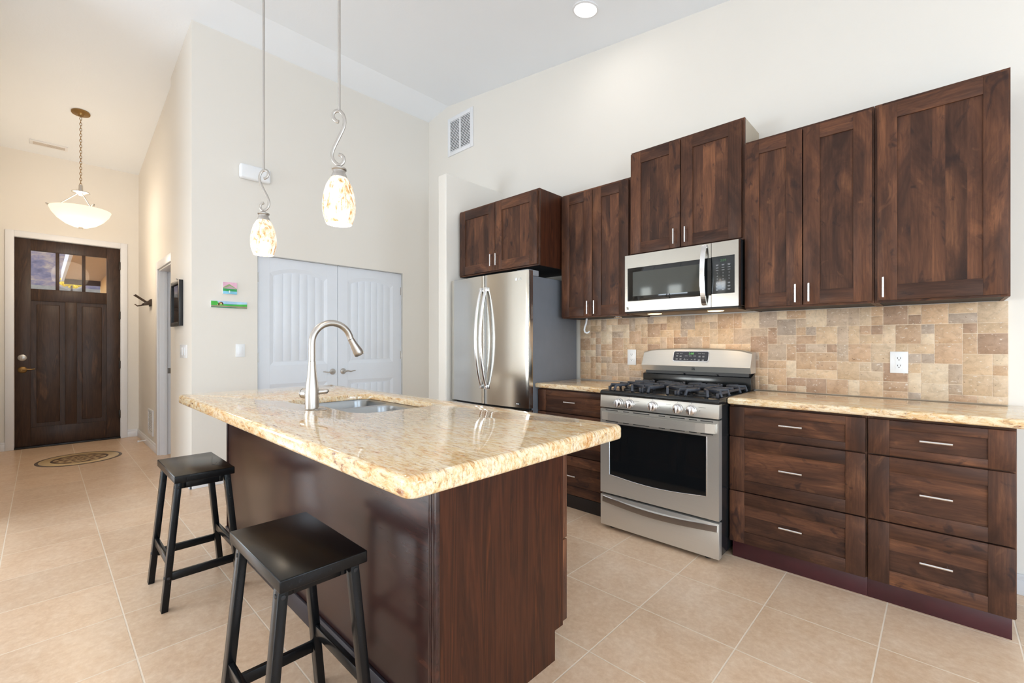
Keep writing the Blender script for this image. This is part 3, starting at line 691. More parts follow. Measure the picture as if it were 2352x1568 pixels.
# ---------------------------------------------------------------- backsplash
def backsplash():
    u = .0531; x0, x1, z0, z1 = -.270, 2.279, CT+.003, 1.436
    nx = round((x1-x0)/u); nz = math.ceil((z1-z0)/u); g = [[0]*nz for _ in range(nx)]; rnd = random.Random(11)
    b = MB(); ux = (x1-x0)/nx
    pal = [sr(212, 188, 160), sr(202, 170, 138), sr(196, 164, 134), sr(218, 197, 170), sr(188, 157, 129), sr(172, 142, 118), sr(180, 162, 146), sr(208, 180, 148), sr(192, 170, 148), sr(212, 184, 152)]
    b.tagv = (*sr(226, 207, 184), 1); b.box(x0, x1, YW-.0095, YW-.0005, z0, z1)
    for k in range(nz-1, -1, -1):
        for i in range(nx):
            if g[i][k]: continue
            opt = []
            def free(w, h): return i+w <= nx and k-h+1 >= 0 and all(not g[i+a][k-c] for a in range(w) for c in range(h))
            for w, h, p in ((2, 2, 3.4), (2, 1, 3.0), (1, 2, 2.0), (1, 1, 2.6)):
                if free(w, h): opt.append(((w, h), p))
            (w_, h_) = rnd.choices([o[0] for o in opt], [o[1] for o in opt])[0]
            for a in range(w_):
                for c in range(h_): g[i+a][k-c] = 1
            xa, xb = x0+i*ux, x0+(i+w_)*ux; zb_ = z1-(nz-1-k)*u; za_ = max(z0, z1-(nz-1-k+h_)*u)
            if zb_-za_ < .008: continue
            c = rnd.choice(pal); f = rnd.uniform(.9, 1.08); b.tagv = (c[0]*f, c[1]*f, c[2]*f, 1)
            jt = lambda: rnd.uniform(0, .0006)
            b.box(xa+.0013+jt(), xb-.0013-jt(), YW-.0112, YW-.008, za_+.0013+jt(), zb_-.0013-jt(), .0012, 2)
    t = NT('tumbled_travertine'); at = t.n('ShaderNodeAttribute'); at.attribute_name = 'brd'
    c = t.coords(); n = t.noise(c, 30, 6, .7, .6); n2 = t.noise(t.coords(scale=(1, 1, 2.2)), 9, 4, .6, 1.0); vo = t.noise(t.coords(scale=(1, 1, 1.7)), 62, 3, .55)
    v = t.ramp(n.outputs[0], [(.3, (.78, .76, .74)), (.5, (1, 1, 1)), (.7, (1.12, 1.12, 1.12))]); x = t.mix(1, at.outputs['Color'], v.outputs[0], 'MULTIPLY')
    v2 = t.ramp(n2.outputs[0], [(.3, (.90, .86, .82)), (.7, (1.06, 1.05, 1.04))]); x = t.mix(1, x, v2.outputs[0], 'MULTIPLY')
    x = t.mix(t.math('MULTIPLY', t.ramp(vo.outputs[0], [(.645, (0,)*3), (.675, (1,)*3)]).outputs[0], .7), x, sr(226, 214, 200))
    x = t.mix(t.math('MULTIPLY', t.ramp(vo.outputs[0], [(.27, (1,)*3), (.31, (0,)*3)]).outputs[0], .8), x, sr(110, 84, 66))
    t.l(x, t.b.inputs['Base Color']); t.set(Roughness=.42); t.bump(n.outputs[0], .25, .003)
    return build('tile_backsplash', b, t.m, sharp=40)
tag(backsplash(), 'tumbled travertine mosaic backsplash in mixed beige and brown tiles', 'backsplash')

def outlet(x, z, label, h=.124, w=.076):
    y = YW-.0115; t = thing('wall_outlet', label, 'outlet', (x, y, z-h/2), 'white outlets on the backsplash')
    b = MB(); b.box(x-w/2, x+w/2, y-.006, y, z-h/2, z+h/2, .002); build('cover_plate', b, PLAST, t)
    for s in (-1, 1):
        b = MB(); cz = z+s*.0205; b.prism([(x+.0165*math.cos(a)*1.0, y-.006, cz+max(-.0135, min(.0135, .0175*math.sin(a)))) for a in [2*PI*i/24 for i in range(24)]], (0, -.002, 0))
        r = build('receptacle', b, PLAST, t)
        b = MB()
        for q in (-.006, .006): b.box(x+q-.0011, x+q+.0011, y-.0086, y-.0081, cz-.001, cz+.008)
        b.lathe([(0, 0), (.0026, 0), (.0026, .0006), (0, .0006)], (x, y-.0087, cz-.007), 12, 'y'); build('slots', b, DKINK, r)
    return t
outlet(.2345, 1.119, 'white outlet on the backsplash left of the range'); outlet(1.870, 1.121, 'white outlet on the backsplash right of the range', .120, .077)
# hook and puck light under the left tall cabinet
b = MB(); hx_, hy_ = -.128, -.15; b.box(hx_-.022, hx_+.022, hy_-.018, hy_+.018, 1.455, 1.4595, .002)
D_ = Vector((.724, .69, 0)); P0 = Vector((hx_, hy_, 0))
path = [(0.006, 1.456), (.006, 1.435), (.001, 1.40), (-.010, 1.37), (-.015, 1.345), (-.009, 1.325), (.006, 1.318), (.020, 1.323), (.028, 1.335)]
b.tube([P0+D_*a+Vector((0, 0, z)) for a, z in path], [.008, .008, .008, .008, .008, .008, .008, .0075, .006], 12); tag(build('cabinet_hook', b, PLAST), 'white curved hook hanging under the tall left wall cabinet', 'hook')
b = MB(); b.lathe([(0, .028), (.030, .028), (.034, .022), (.034, .006), (.028, 0), (0, 0)], (.205, -.20, 1.4305), 28); tag(build('puck_light', b, BAR), 'small round silver puck light under the tall left wall cabinet', 'light')

# ---------------------------------------------------------------- refrigerator
fr = thing('refrigerator', 'stainless french-door refrigerator beside the stub wall', 'refrigerator', (-.72, -.4, 0))
b = MB(); b.box(-1.200, -.295, -.655, -.05, .03, 1.765, .006, 3); build('cabinet_body', b, FGREY, fr)
xc = -.7485
def fy_(x, bulge=.030): return -.715-bulge*(1-((x-xc)/.485)**2)
def fdoor(x0, x1, z0, z1, nm):
    b = MB(); n = 14; xs = [x0+(x1-x0)*i/n for i in range(n+1)]
    poly = [(x, fy_(x), 0) for x in xs]; r = .005
    front = [(x0, fy_(x0)+r), (x0+r*.3, fy_(x0)+r*.3)]+[(x, fy_(x)) for x in [x0+r]+xs[1:-1]+[x1-r]]+[(x1-r*.3, fy_(x1)+r*.3), (x1, fy_(x1)+r)]
    P = front+[(x1, -.668), (x0, -.668)]
    b.prism([(x, y, z0) for x, y in P], (0, 0, z1-z0)); return build(nm, b, STEELV, fr, sharp=25)
dl = fdoor(-1.225, -.7525, .722, 1.802, 'left_door'); drr = fdoor(-.7445, -.272, .722, 1.802, 'right_door'); dz = fdoor(-1.225, -.272, .11, .706, 'freezer_drawer')
b = MB(); b.box(-1.205, -.298, -.669, -.654, .10, 1.78); b.box(-.7522, -.7448, -.734, -.66, .724, 1.800); build('door_gasket', b, BLACKP, fr)  # gasket, plus a black strip added as shade in the door split
for x, d in ((-.779, dl), (-.718, drr)):
    b = MB(); n = 16; pts = []
    for i in range(n+1):
        s = i/n; z = .858+(1.690-.858)*s; pts.append((x, fy_(x)-.006-.072*math.sin(PI*s)**.75, z))
    b.tube(pts, .0185, 12, flat=(.62, .8), up=(0, -1, 0)); 
    for z in (.865, 1.683): b.box(x-.014, x+.014, fy_(x)-.022, fy_(x)+.003, z-.018, z+.018, .004)
    build('handle', b, m_steel('handle_steel', (.82, .82, .83), .2, (50, 50, 50), .01) if x < -.75 else bpy.data.materials['handle_steel'], d, sharp=60)
b = MB(); n = 14; pts = [(-1.11+.725*i/n, fy_(-1.11+.725*i/n)-.01-.05*math.sin(PI*i/n)**.6, .66) for i in range(n+1)]; b.tube(pts, .015, 12, up=(0, 0, 1)); build('handle', b, bpy.data.materials['handle_steel'], dz, sharp=60)
for x in (-.355, -1.14):
    b = MB(); b.box(x-.062, x+.062, -.705, -.57, 1.766, 1.812, .006, 3); build('hinge_cover', b, simple('hinge_cover_grey', sr(150, 152, 158), .4), fr)
b = MB(); b.box(-1.18, -.32, -.62, -.1, 0, .032); build('base_grille', b, BLACKP, fr)
FRT = lambda x, z, y: Matrix.Translation((x, y, z)) @ Matrix.Rotation(PI/2, 4, 'X')
b = MB(); xx = -.395; b.lathe([(0, 0), (.0125, 0), (.0125, .0015), (0, .0015)], (xx, fy_(xx)-.0012, 1.738), 24, 'y'); b.text('LG', .026, FRT(xx+.035, 1.738, fy_(xx+.03)-.001)); build('logo', b, PLAST, drr)
b = MB(); b.box(-.435, -.355, fy_(-.375)-.0012, fy_(-.375)+.004, .742, .761, .001); bd = build('badge', b, BLACKP, drr)
b = MB(); b.box(-.418, -.365, fy_(-.375)-.002, fy_(-.375)-.001, .748, .755); b.box(-.430, -.423, fy_(-.375)-.002, fy_(-.375)-.001, .747, .756); build('badge_lettering', b, PLAST, bd)

# ---------------------------------------------------------------- range
rg = thing('gas_range', 'stainless five-knob gas range with black cooktop', 'range', (.778, -.4, 0)); RX0, RX1, RY = .389, 1.152, -.737
b = MB(); b.box(RX0+.004, RX1-.004, RY+.045, -.05, .032, .884, .003); build('body', b, BLACK, rg)
for x in (RX0+.06, RX1-.08):
    for y in (-.68, -.12): 
        b = MB(); b.lathe([(.018, 0), (.020, .006), (.012, .014), (.012, .033)], (x, y, 0), 14); build('foot', b, BLACKP, rg)
b = MB(); b.prism([(RX0, RY-.006, .886), (RX0, RY-.010, .900), (RX0, RY-.002, .914), (RX0, RY+.02, .919), (RX0, -.09, .919), (RX0, -.09, .886)], (RX1-RX0, 0, 0), .003); build('cooktop', b, BLACK, rg, sharp=50)
b = MB(); b.prism([(RX0+.001, RY-.002, .886), (RX0+.001, RY-.007, .806), (RX0+.001, RY+.045, .806), (RX0+.001, RY+.045, .886)], (RX1-RX0-.002, 0, 0), .0015); cp = build('control_panel', b, STEELR, rg, sharp=30)
for x in (.530, .606, .763, .919, .999):
    b = MB(); b.lathe([(.030, 0), (.030, .006), (.0275, .008), (.0265, .022), (.022, .026), (0, .027)], (x, RY-.006, .843), 32, 'y', M=Matrix.Scale(-1, 4, (0, 1, 0)))
    b.box(x-.006, x+.006, RY-.045, RY-.028, .818, .868, .004, 3)
    b.box(x-.0008, x+.0008, RY-.0062, RY-.0052, .878, .884)
    build('knob', b, BAR, cp, sharp=40)
b = MB()
for x, w_ in ((.655, .036), (.862, .028), (1.06, .040)): b.box(x-w_/2, x+w_/2, RY-.0062, RY-.0054, .8625, .8637)
for x in (.487, .648, .807, .873, 1.048): b.lathe([(0, 0), (.0018, 0), (.0018, .0006), (0, .0006)], (x, RY-.0066, .843), 10, 'y')
build('lettering', b, DKINK, cp)
# oven door with arched window
b = MB(); gx0, gx1, gz0, gz1, sag = .458, 1.084, .366, .703, .022; zT, zB = .797, .240; N = 16; yd0, yd1 = RY-.004, RY+.042
b.box(RX0+.001, gx0, yd0, yd1, zB, zT); b.box(gx1, RX1-.001, yd0, yd1, zB, zT); b.box(gx0, gx1, yd0, yd1, gz1, zT)
for i in range(N):
    f = lambda s: gz0-sag*math.sin(PI*s)
    xa, xb = gx0+(gx1-gx0)*i/N, gx0+(gx1-gx0)*(i+1)/N
    b.prism([(xa, yd0, zB), (xb, yd0, zB), (xb, yd0, f((i+1)/N)), (xa, yd0, f(i/N))], (0, yd1-yd0, 0))
bmesh.ops.remove_doubles(b.b, verts=b.b.verts[:], dist=.0002)
od = build('oven_door', b, STEELR, rg, sharp=30)
b = MB(); b.box(gx0+.001, gx1-.001, yd0+.004, yd0+.012, gz0-sag, gz1); build('window_glass', b, BGLASS, od)
b = MB(); bb = [(gx0+(gx1-gx0)*i/N, yd0-.001, gz0-sag*math.sin(PI*i/N)) for i in range(N+1)]
b.tube([(gx0, yd0-.001, gz1)]+bb+[(gx1, yd0-.001, gz1)], .0028, 8); build('window_bezel', b, BAR, od, sharp=60)
b = MB(); n = 14; pts = []
for i in range(n+1):
    s = i/n; pts.append((.412+(1.136-.412)*s, RY-.016-.030*math.sin(PI*s)**.6, .752))
for i in range(n):
    p, q = Vector(pts[i]), Vector(pts[i+1]); b.bar(p, q, .010, .052, (0, 0, 1), 0)
bmesh.ops.remove_doubles(b.b, verts=b.b.verts[:], dist=.0015)
b.box(.412, .428, RY-.022, RY-.003, .727, .777, .002); b.box(1.120, 1.136, RY-.022, RY-.003, .727, .777, .002); build('handle', b, STEELR, od, sharp=40)
b = MB()
for z in (.788, .716):
    for x0, x1 in ((.43, .52), (.56, .60), (.63, .74), (.80, .84), (.87, .96), (.985, 1.03), (1.05, 1.12)): b.box(x0, x1, yd0-.0008, yd0+.002, z-.0025, z+.0025)
build('vent_slots', b, DKINK, od)
b = MB(); b.prism([(RX0+.001, RY-.004, .026), (RX0+.001, RY-.004, .226), (RX0+.001, RY+.042, .226), (RX0+.001, RY+.042, .026)], (RX1-RX0-.002, 0, 0), .003); sd = build('storage_drawer', b, STEELR, rg, sharp=30)
b = MB(); n = 16
for i in range(n):
    f = lambda s: .198-.019*math.sin(PI*s); g = lambda s: RY-.010-.014*math.sin(PI*s)
    s0, s1 = i/n, (i+1)/n; x0, x1 = .408+.734*s0, .408+.734*s1; h = .021
    t = bmesh.new(); vs = [t.verts.new(v) for v in ((x0, RY-.003, f(s0)-h), (x1, RY-.003, f(s1)-h), (x1, RY-.003, f(s1)+h), (x0, RY-.003, f(s0)+h), (x0, g(s0), f(s0)-h*.8), (x1, g(s1), f(s1)-h*.8), (x1, g(s1)+.004, f(s1)+h*.8), (x0, g(s0)+.004, f(s0)+h*.8))]
    for q in ((4, 5, 6, 7), (0, 1, 5, 4), (3, 7, 6, 2)): t.faces.new([vs[k] for k in q])
    if i == 0: t.faces.new([vs[k] for k in (0, 4, 7, 3)])
    if i == n-1: t.faces.new([vs[k] for k in (1, 2, 6, 5)])
    b.merge(t)
bmesh.ops.remove_doubles(b.b, verts=b.b.verts[:], dist=.0002)
build('handle', b, bpy.data.materials['handle_steel'], sd, sharp=30)
# backguard
b = MB(); b.prism([(RX0+.004, -.150, .919), (RX0+.004, -.150, 1.002), (RX0+.004, -.06, 1.03), (RX0+.004, -.05, .919)], (RX1-RX0-.008, 0, 0), .002); build('backguard_base', b, BLACK, rg)
b = MB(); b.box(RX0+.02, RX1-.02, -.135, -.05, 1.0, 1.035); 
for x in (.70, .93): b.box(x-.008, x+.008, -.152, -.13, 1.005, 1.016, .002)
build('exhaust_slot', b, BLACKP, rg)
b = MB(); N = 12; rings = []
for i in range(N+1):
    s = i/N; x = RX0+.002+(RX1-RX0-.004)*s; e = min(1, min(s, 1-s)*9)**.5; zt = 1.178+.016*math.sin(PI*s)**.7; zt -= .012*(1-e)
    yb = .008*(1-math.sin(PI*s))
    rings.append([b.b.verts.new((x, y, z)) for y, z in ((-.165+yb, 1.030), (-.180+yb, 1.068), (-.176+yb, 1.076), (-.140+yb, zt-.008), (-.130+yb, zt), (-.05, zt), (-.05, 1.030))])
fs = []
for a, c in zip(rings, rings[1:]):
    for k_ in range(7): fs.append(b.b.faces.new((a[k_], a[(k_+1) % 7], c[(k_+1) % 7], c[k_])))
fs.append(b.b.faces.new(rings[0])); fs.append(b.b.faces.new(rings[-1][::-1])); b._fin(fs); bg = build('backguard', b, STEELR, rg, sharp=25)
# slanted panel frame: plane through (-.176,1.076) to (-.140,1.176)
pv = Vector((0, .036, .100)).normalized(); pn = Vector((0, -pv.z, pv.y)); O_ = Vector((.759, -.1785, 1.0757))
SP = lambda u, v, lift=0: O_+Vector((1, 0, 0))*u+pv*v+pn*lift
SM = lambda u, v, lift: Matrix(((1, 0, 0), tuple(pv), tuple(pn))).transposed().to_4x4() if False else Matrix.Translation(SP(u, v, lift)) @ Matrix(((1, 0, 0), (0, pv.y, pv.z), (0, pn.y, pn.z))).transposed().to_4x4()
b = MB(); P = rounded(-.126, .126, .026, .104, .012, 4); b.prism([SP(u, v, .0005) for u, v in P], pn*.002); b2 = build('display_bezel', b, BAR, bg)
b = MB(); P = rounded(-.122, .122, .030, .100, .010, 4); b.prism([SP(u, v, .0026) for u, v in P], pn*.001); dp = build('display_panel', b, simple('display_black', sr(44, 46, 54), .25), bg)
b = MB(); b.text('2:08', .020, SM(.004, .084, .0042)); build('clock_digits', b, GREEN, dp)
b = MB()
for u, v, tx in ((-.094, .085, 'Bake'), (-.068, .085, 'Broil'), (.062, .085, 'Oven'), (.088, .085, 'Timer')): b.text(tx, .009, SM(u, v, .004))
for u in (-.03, 0, .03): b.box(-.010, .010, -.0012, .0012, 0, .0004, M=SM(u, .066, .0042))
for u, v in ((-.096, .068), (-.070, .066), (.064, .066), (.090, .066), (-.096, .044), (-.068, .044), (.062, .040), (.09, .040)):
    for q in (0, -.005): b.box(-.007, .007, -.0011, .0011, 0, .0004, M=SM(u, v+q, .0042))
for u, f in ((-.018, 1), (.012, -1)):
    for s in (-1, 1): b.bar(SP(u, .040-f*.003, .0044), SP(u+s*.006, .040+f*.003, .0044), .0018, .0006, tuple(pn), 0)
for u in (-.038, .034): b.box(-.007, .007, -.0014, .0014, 0, .0004, M=SM(u, .038, .0042)); b.box(-.0008, .0008, 0, .006, 0, .0004, M=SM(u, .042, .0042))
build('lettering', b, INK, dp)
# emblem
b = MB(); ex, ez, ey = .786, 1.052, -.1755
for q in range(4): b.box(ex-.012, ex+.010, ey-.003+.000, ey-.0005, ez+.010-q*.0065, ez+.0135-q*.0065, M=None)
b.bar((ex-.002, ey-.0035, ez+.006), (ex+.012, ey-.0035, ez-.010), .003, .0008, (0, 1, 0), 0); build('emblem', b, DKINK, bg)
# burners and grates
for x, y, r in ((.545, -.60, .042), (.545, -.27, .034), (.778, -.43, .05), (1.012, -.60, .046), (1.012, -.27, .034)):
    b = MB(); b.lathe([(r+.012, .919), (r+.010, .926), (r, .929), (r, .934), (r+.004, .936), (r+.003, .941), (0, .943)], (x, y, 0), 28); build('burner', b, BLACKP, rg)
zt0, zt1 = .943, .960
for gi, (gx0_, gx1_) in enumerate(((.425, .660), (.665, .892), (.897, 1.132))):
    b = MB(); ya, yb_ = -.705, -.175; cx = (gx0_+gx1_)/2; w_ = .015
    def finger(p, q):
        """raised finger from rim p to centre q with a down-turned outer leg"""
        p = Vector(p); q = Vector(q); d = (q-p).normalized(); 
        b.bar(p+Vector((0, 0, (zt0+zt1)/2)), q+Vector((0, 0, (zt0+zt1)/2)), w_, .017, bev=.003)
        b.bar(p+d*.006+Vector((0, 0, zt1-.002)), p-d*.008+Vector((0, 0, .920)), w_, .014, up=tuple(d), bev=.003)
    ym = (ya+yb_)/2
    centres = [(cx, -.60), (cx, -.27)] if gi != 1 else [(cx, -.58), (cx, -.30)]
    for bx_, by_ in centres:
        yo = ya if by_ < ym else yb_
        sgn = 1 if by_ < ym else -1
        for dx in (-.055, .055): finger((bx_+dx*1.1, yo, 0), (bx_+dx*.32, by_-sgn*.028, 0))
        for s in (-1, 1):
            xe = gx0_ if s < 0 else gx1_
            for dy in (-.055, .055): finger((xe, by_+dy*1.15, 0), (bx_+s*.030, by_+dy*.30, 0))
        finger((bx_, ym, 0), (bx_, by_+sgn*.028, 0))
    b.bar((gx0_, ym, (zt0+zt1)/2), (gx1_, ym, (zt0+zt1)/2), w_, .017, bev=.003)
    for xe in (gx0_+.002, gx1_-.002): b.bar((xe, ya+.03, .941), (xe, yb_-.03, .941), .011, .013, bev=.003)
    for xe in (gx0_+.006, gx1_-.006):
        for yy in (ya+.012, yb_-.012): b.box(xe-.007, xe+.007, yy-.007, yy+.007, .9195, .944, .003)
    build('burner_grate', b, IRON, rg, sharp=40)

# ---------------------------------------------------------------- microwave
mw = thing('microwave_oven', 'stainless over-the-range microwave with black keypad', 'microwave', (.774, -.22, 1.455)); MX0, MX1, MY = .391, 1.155, -.420
b = MB(); b.box(MX0+.003, MX1-.003, MY+.045, YW-.003, 1.462, 1.868, .003); build('body', b, BLACKP, mw)
b = MB(); b.box(MX0+.01, MX1-.01, MY+.02, YW-.03, 1.448, 1.462, .003); b.prism([(MX0+.012, MY+.012, 1.455), (MX0+.012, MY+.04, 1.440), (MX0+.012, -.08, 1.440), (MX0+.012, -.05, 1.455)], (MX1-MX0-.024, 0, 0)); vb = build('vent_underside', b, simple('brown_steel_underside', sr(90, 78, 66), .35, .6), mw)
for x in (.56, .98):
    b = MB(); b.lathe([(0, -.003), (.045, -.003), (.05, 0)], (x, -.30, 1.4395), 28); build('lamp_lens', b, WARML, vb)
def steel_face(b, x0, x1, wx0, wx1, wz0, wz1, bow, z0=1.456, z1=1.857, y0=MY, y1=MY+.04):
    b.box(x0, wx0, y0, y1, z0, z1); 
    if wx1 < x1: b.box(wx1, x1, y0, y1, z0, z1)
    N = 12
    for i in range(N):
        s0, s1 = i/N, (i+1)/N; xa, xb = wx0+(wx1-wx0)*s0, wx0+(wx1-wx0)*s1
        lo = lambda s: wz0-bow*(math.sin(PI*(.5+s*.5))-1)*-1*0+bow*(s*0)
        b.box(xa, xb, y0, y1, z0, wz0); b.box(xa, xb, y0, y1, wz1, z1)
    bmesh.ops.remove_doubles(b.b, verts=b.b.verts[:], dist=.0002)
b = MB(); steel_face(b, MX0, .9935, .412, .9935, 1.529, 1.765, 0); md = build('door', b, STEEL, mw, sharp=30)
b = MB(); b.box(.4125, .9934, MY+.003, MY+.012, 1.529, 1.765, .001); mg = build('window_glass', b, BGLASS, md)
b = MB(); b.box(.452, .925, MY+.0018, MY+.0032, 1.563, 1.735); build('window_screen', b, MWGLASS, mg)
b = MB(); n = 30
pts = [(.955+.012*0, MY-.006-.040*math.sin(PI*i/n)**.7, 1.470+(1.850-1.470)*i/n) for i in range(n+1)]
for i in range(n): b.bar(pts[i], pts[i+1], .030, .008, (0, 1, 0), 0)
bmesh.ops.remove_doubles(b.b, verts=b.b.verts[:], dist=.0015)
b.box(.941, .969, MY-.010, MY+.002, 1.470, 1.490, .002); b.box(.941, .969, MY-.010, MY+.002, 1.830, 1.850, .002); build('handle', b, bpy.data.materials['handle_steel'], md, sharp=40)
b = MB()
for q in range(3): b.box(.404, .420, MY-.0009, MY+.001, 1.471+q*.0062, 1.4745+q*.0062)
b.bar((.404, MY-.001, 1.488), (.420, MY-.001, 1.4725), .003, .0008, (0, 1, 0), 0); build('emblem', b, DKINK, md)
b = MB(); steel_face(b, .9965, MX1, .9965, 1.133, 1.536, 1.768, 0); kp = build('control_panel', b, STEEL, mw, sharp=30)
b = MB(); b.box(.997, 1.1328, MY+.0015, MY+.010, 1.5362, 1.7678, .001); kb = build('keypad', b, simple('keypad_black', (.020, .023, .024), .12), kp)
b = MB(); b.text('2:09', .021, FRT(1.066, 1.741, MY+.0008)); build('clock_digits', b, simple('dim_green_digits', (.01, .05, .01), .4, emit=(.15, .5, .15), es=.22), kb)
b = MB(); cols_ = (1.030, 1.065, 1.100); y = MY+.0009
for r_, (z, kind) in enumerate(((1.716, 'w2'), (1.697, 'w'), (1.682, 'w'), (1.664, '123'), (1.645, '456'), (1.626, '789'), (1.606, '*0#'), (1.583, 'w2'), (1.563, 'w2'))):
    for c_, x in enumerate(cols_):
        if kind[0] == 'w':
            for q in range(2 if kind == 'w2' else 1): b.box(x-.008+.001*q, x+.008-.002*q, y-.0003, y, z-q*.005-.0010, z-q*.005+.0010)
        elif kind == '*0#' and c_ != 1:
            for q in range(2): b.box(x-.007, x+.007, y-.0003, y, z-.004-q*.005, z-.002-q*.005)
        else: b.text(kind[c_], .011, FRT(x, z, y))
build('lettering', b, INK, kb)
b = MB(); b.box(MX0+.002, MX1-.002, MY+.002, MY+.044, 1.445, 1.4555, .002); build('bottom_lip', b, BLACKP, mw)

# ---------------------------------------------------------------- bar stools
def stool(cx, cy, label):
    t = thing('bar_stool', label, 'stool', (cx, cy, 0), 'black wooden bar stools')
    ZT = .617; hx, hy = .222, .121
    b = MB(); b.box(cx-hx, cx+hx, cy-hy, cy+hy, ZT-.034, ZT, .0035, 3); build('seat', b, STOOL, t)
    b = MB(); b.box(cx-.165, cx+.165, cy-.085, cy-.067, ZT-.075, ZT-.0345, .002); b.box(cx-.165, cx+.165, cy+.067, cy+.085, ZT-.075, ZT-.0345, .002); b.box(cx-.165, cx-.147, cy-.067, cy+.067, ZT-.075, ZT-.0345, .002); b.box(cx+.147, cx+.165, cy-.067, cy+.067, ZT-.075, ZT-.0345, .002); build('apron', b, STOOL, t)
    def leg_at(sx, sy, z): 
        s = 1-z/(ZT-.036); return Vector((cx+sx*(.168+.012*s+.0*z), cy+sy*(.098+.055*s), z))
    for sx in (-1, 1):
        for sy in (-1, 1):
            lo, hi = leg_at(sx, sy, 0), leg_at(sx, sy, ZT-.036); b = MB(); w2, d2 = .019, .013
            t2 = bmesh.new(); bmesh.ops.create_cube(t2, size=1)
            for v in t2.verts:
                base = hi if v.co.z > 0 else lo; v.co = base+Vector((v.co.x*2*w2, v.co.y*2*d2, 0))
            bmesh.ops.bevel(t2, geom=t2.edges[:], offset=.002, segments=2, affect='EDGES', profile=.5); b.merge(t2)
            lg = build('leg', b, STOOL, t)
            for z in (ZT-.062, .150):
                p = leg_at(sx, sy, z)
                b = MB(); b.lathe([(.007, 0), (.006, .002), (0, .003)], (p.x, p.y+sy*.013, p.z), 12, 'y', M=Matrix.Scale(sy, 4, (0, 1, 0))); build('bolt', b, BLACKP, lg)
                b = MB(); b.lathe([(.007, 0), (.006, .002), (0, .003)], (p.x+sx*.019, p.y, p.z), 12, 'x', M=Matrix.Scale(sx, 4, (1, 0, 0))); build('bolt', b, BLACKP, lg)
    for sx in (-1, 1):
        p, q = leg_at(sx, -1, .150), leg_at(sx, 1, .150); b = MB(); b.bar(p+Vector((0, .014, 0)), q-Vector((0, .014, 0)), .018, .036, bev=.002); build('stretcher', b, STOOL, t)
    for sy in (-1, 1):
        p, q = leg_at(-1, sy, .215), leg_at(1, sy, .215); b = MB(); b.bar(p+Vector((.020, 0, 0)), q-Vector((.020, 0, 0)), .018, .036, bev=.002); build('stretcher', b, STOOL, t)
    return t
s1 = stool(.598, -2.785, 'nearest black wooden bar stool, in front of the granite corner')
s2 = dup(s1, (-1.310, 0, 0), 'farther black wooden bar stool with a scratched seat top')
b = MB(); zz = .6172
for (x0, y0, x1, y1, r) in ((-.80, -2.69, -.60, -2.735, .0007), (-.615, -2.73, -.578, -2.708, .001), (-.66, -2.70, -.60, -2.722, .0006), (-.645, -2.692, -.585, -2.712, .0006)): b.tube([(x0, y0, zz), ((x0+x1)/2+.004, (y0+y1)/2-.003, zz), (x1, y1, zz)], r, 6)
sc = build('scratch', b, BLACKP, None); sc.parent = s2; sc.location = sc.location-s2.location

# ---------------------------------------------------------------- island pendants
def pendant(px, py, label):
    zc = ceil_z(px); t = thing('pendant_light', label, 'lamp', (px, py, 1.741), 'island pendants')
    b = MB(); b.lathe([(.060, zc-.004), (.058, zc-.018), (.02, zc-.030), (0, zc-.031)], (px, py, 0), 28); build('canopy', b, NICKEL, t)
    b = MB(); b.tube([(px, py, 2.238), (px, py, zc-.02)], .0062, 12); build('stem', b, NICKEL, t)
    raw = [(1200, 300), (1180, 296), (1160, 278), (1149, 250), (1152, 226), (1168, 210), (1190, 204), (1213, 210), (1236, 236), (1249, 270), (1251, 305), (1244, 340), (1230, 375), (1212, 412), (1192, 452), (1172, 492), (1154, 530), (1143, 565), (1141, 595), (1150, 625), (1168, 650), (1192, 668), (1216, 670), (1236, 652), (1244, 628), (1240, 605), (1225, 588), (1200, 580)]
    D = Vector((.724, .69, 0)); k_ = .000507; b = MB()
    pts = [Vector((px, py, 0))+D*((u-1203)*k_)+Vector((0, 0, 2.238-(v-203)*k_)) for u, v in raw]
    fine = []
    for i in range(len(pts)-1):
        for s in (0, .5): fine.append(pts[i].lerp(pts[i+1], s))
    fine.append(pts[-1]); b.tube(fine, .0068, 10, flat=(.62, 1.15), up=(.69, -.724, 0)); build('scroll_arm', b, NICKEL, t, sharp=60)
    z0 = 1.997
    b = MB(); b.lathe([(0, z0+.004), (.006, z0+.003), (.012, z0-.002), (.022, z0-.010), (.026, z0-.013), (.031, z0-.012), (.031, z0-.018), (.026, z0-.022), (.0255, z0-.032), (.029, z0-.036), (.033, z0-.048), (.034, z0-.054), (.030, z0-.054)], (px, py, 0), 32); build('socket_cap', b, NICKEL, t, sharp=45)
    b = MB(); prof = [(.033, 1.945), (.043, 1.930), (.054, 1.908), (.062, 1.880), (.0675, 1.848), (.0692, 1.820), (.0680, 1.795), (.064, 1.775), (.058, 1.756), (.0535, 1.743), (.0515, 1.743), (.056, 1.757), (.0615, 1.776), (.0655, 1.796), (.0665, 1.820), (.065, 1.848), (.0595, 1.880), (.0515, 1.908), (.041, 1.928), (.031, 1.943)]
    b.lathe(prof, (px, py, 0), 40); build('glass_shade', b, SHADE, t, sharp=60)
    b = MB(); b.lathe([(0, 1.757), (.03, 1.762), (.040, 1.79), (.034, 1.83), (.014, 1.87), (.012, 1.94), (0, 1.945)], (px, py, 0), 20); build('bulb', b, BULB, t, sharp=80)
    l = lamp('pendant_bulb_light', 'POINT', (px, py, 1.72), 1.6, (1, .86, .68)); l.data.shadow_soft_size = .05; l.parent = t; l.location = (0, 0, -.02)
    return t
p1 = pendant(.1415, -2.43, 'nearer art-glass pendant lamp, hanging right of the other')
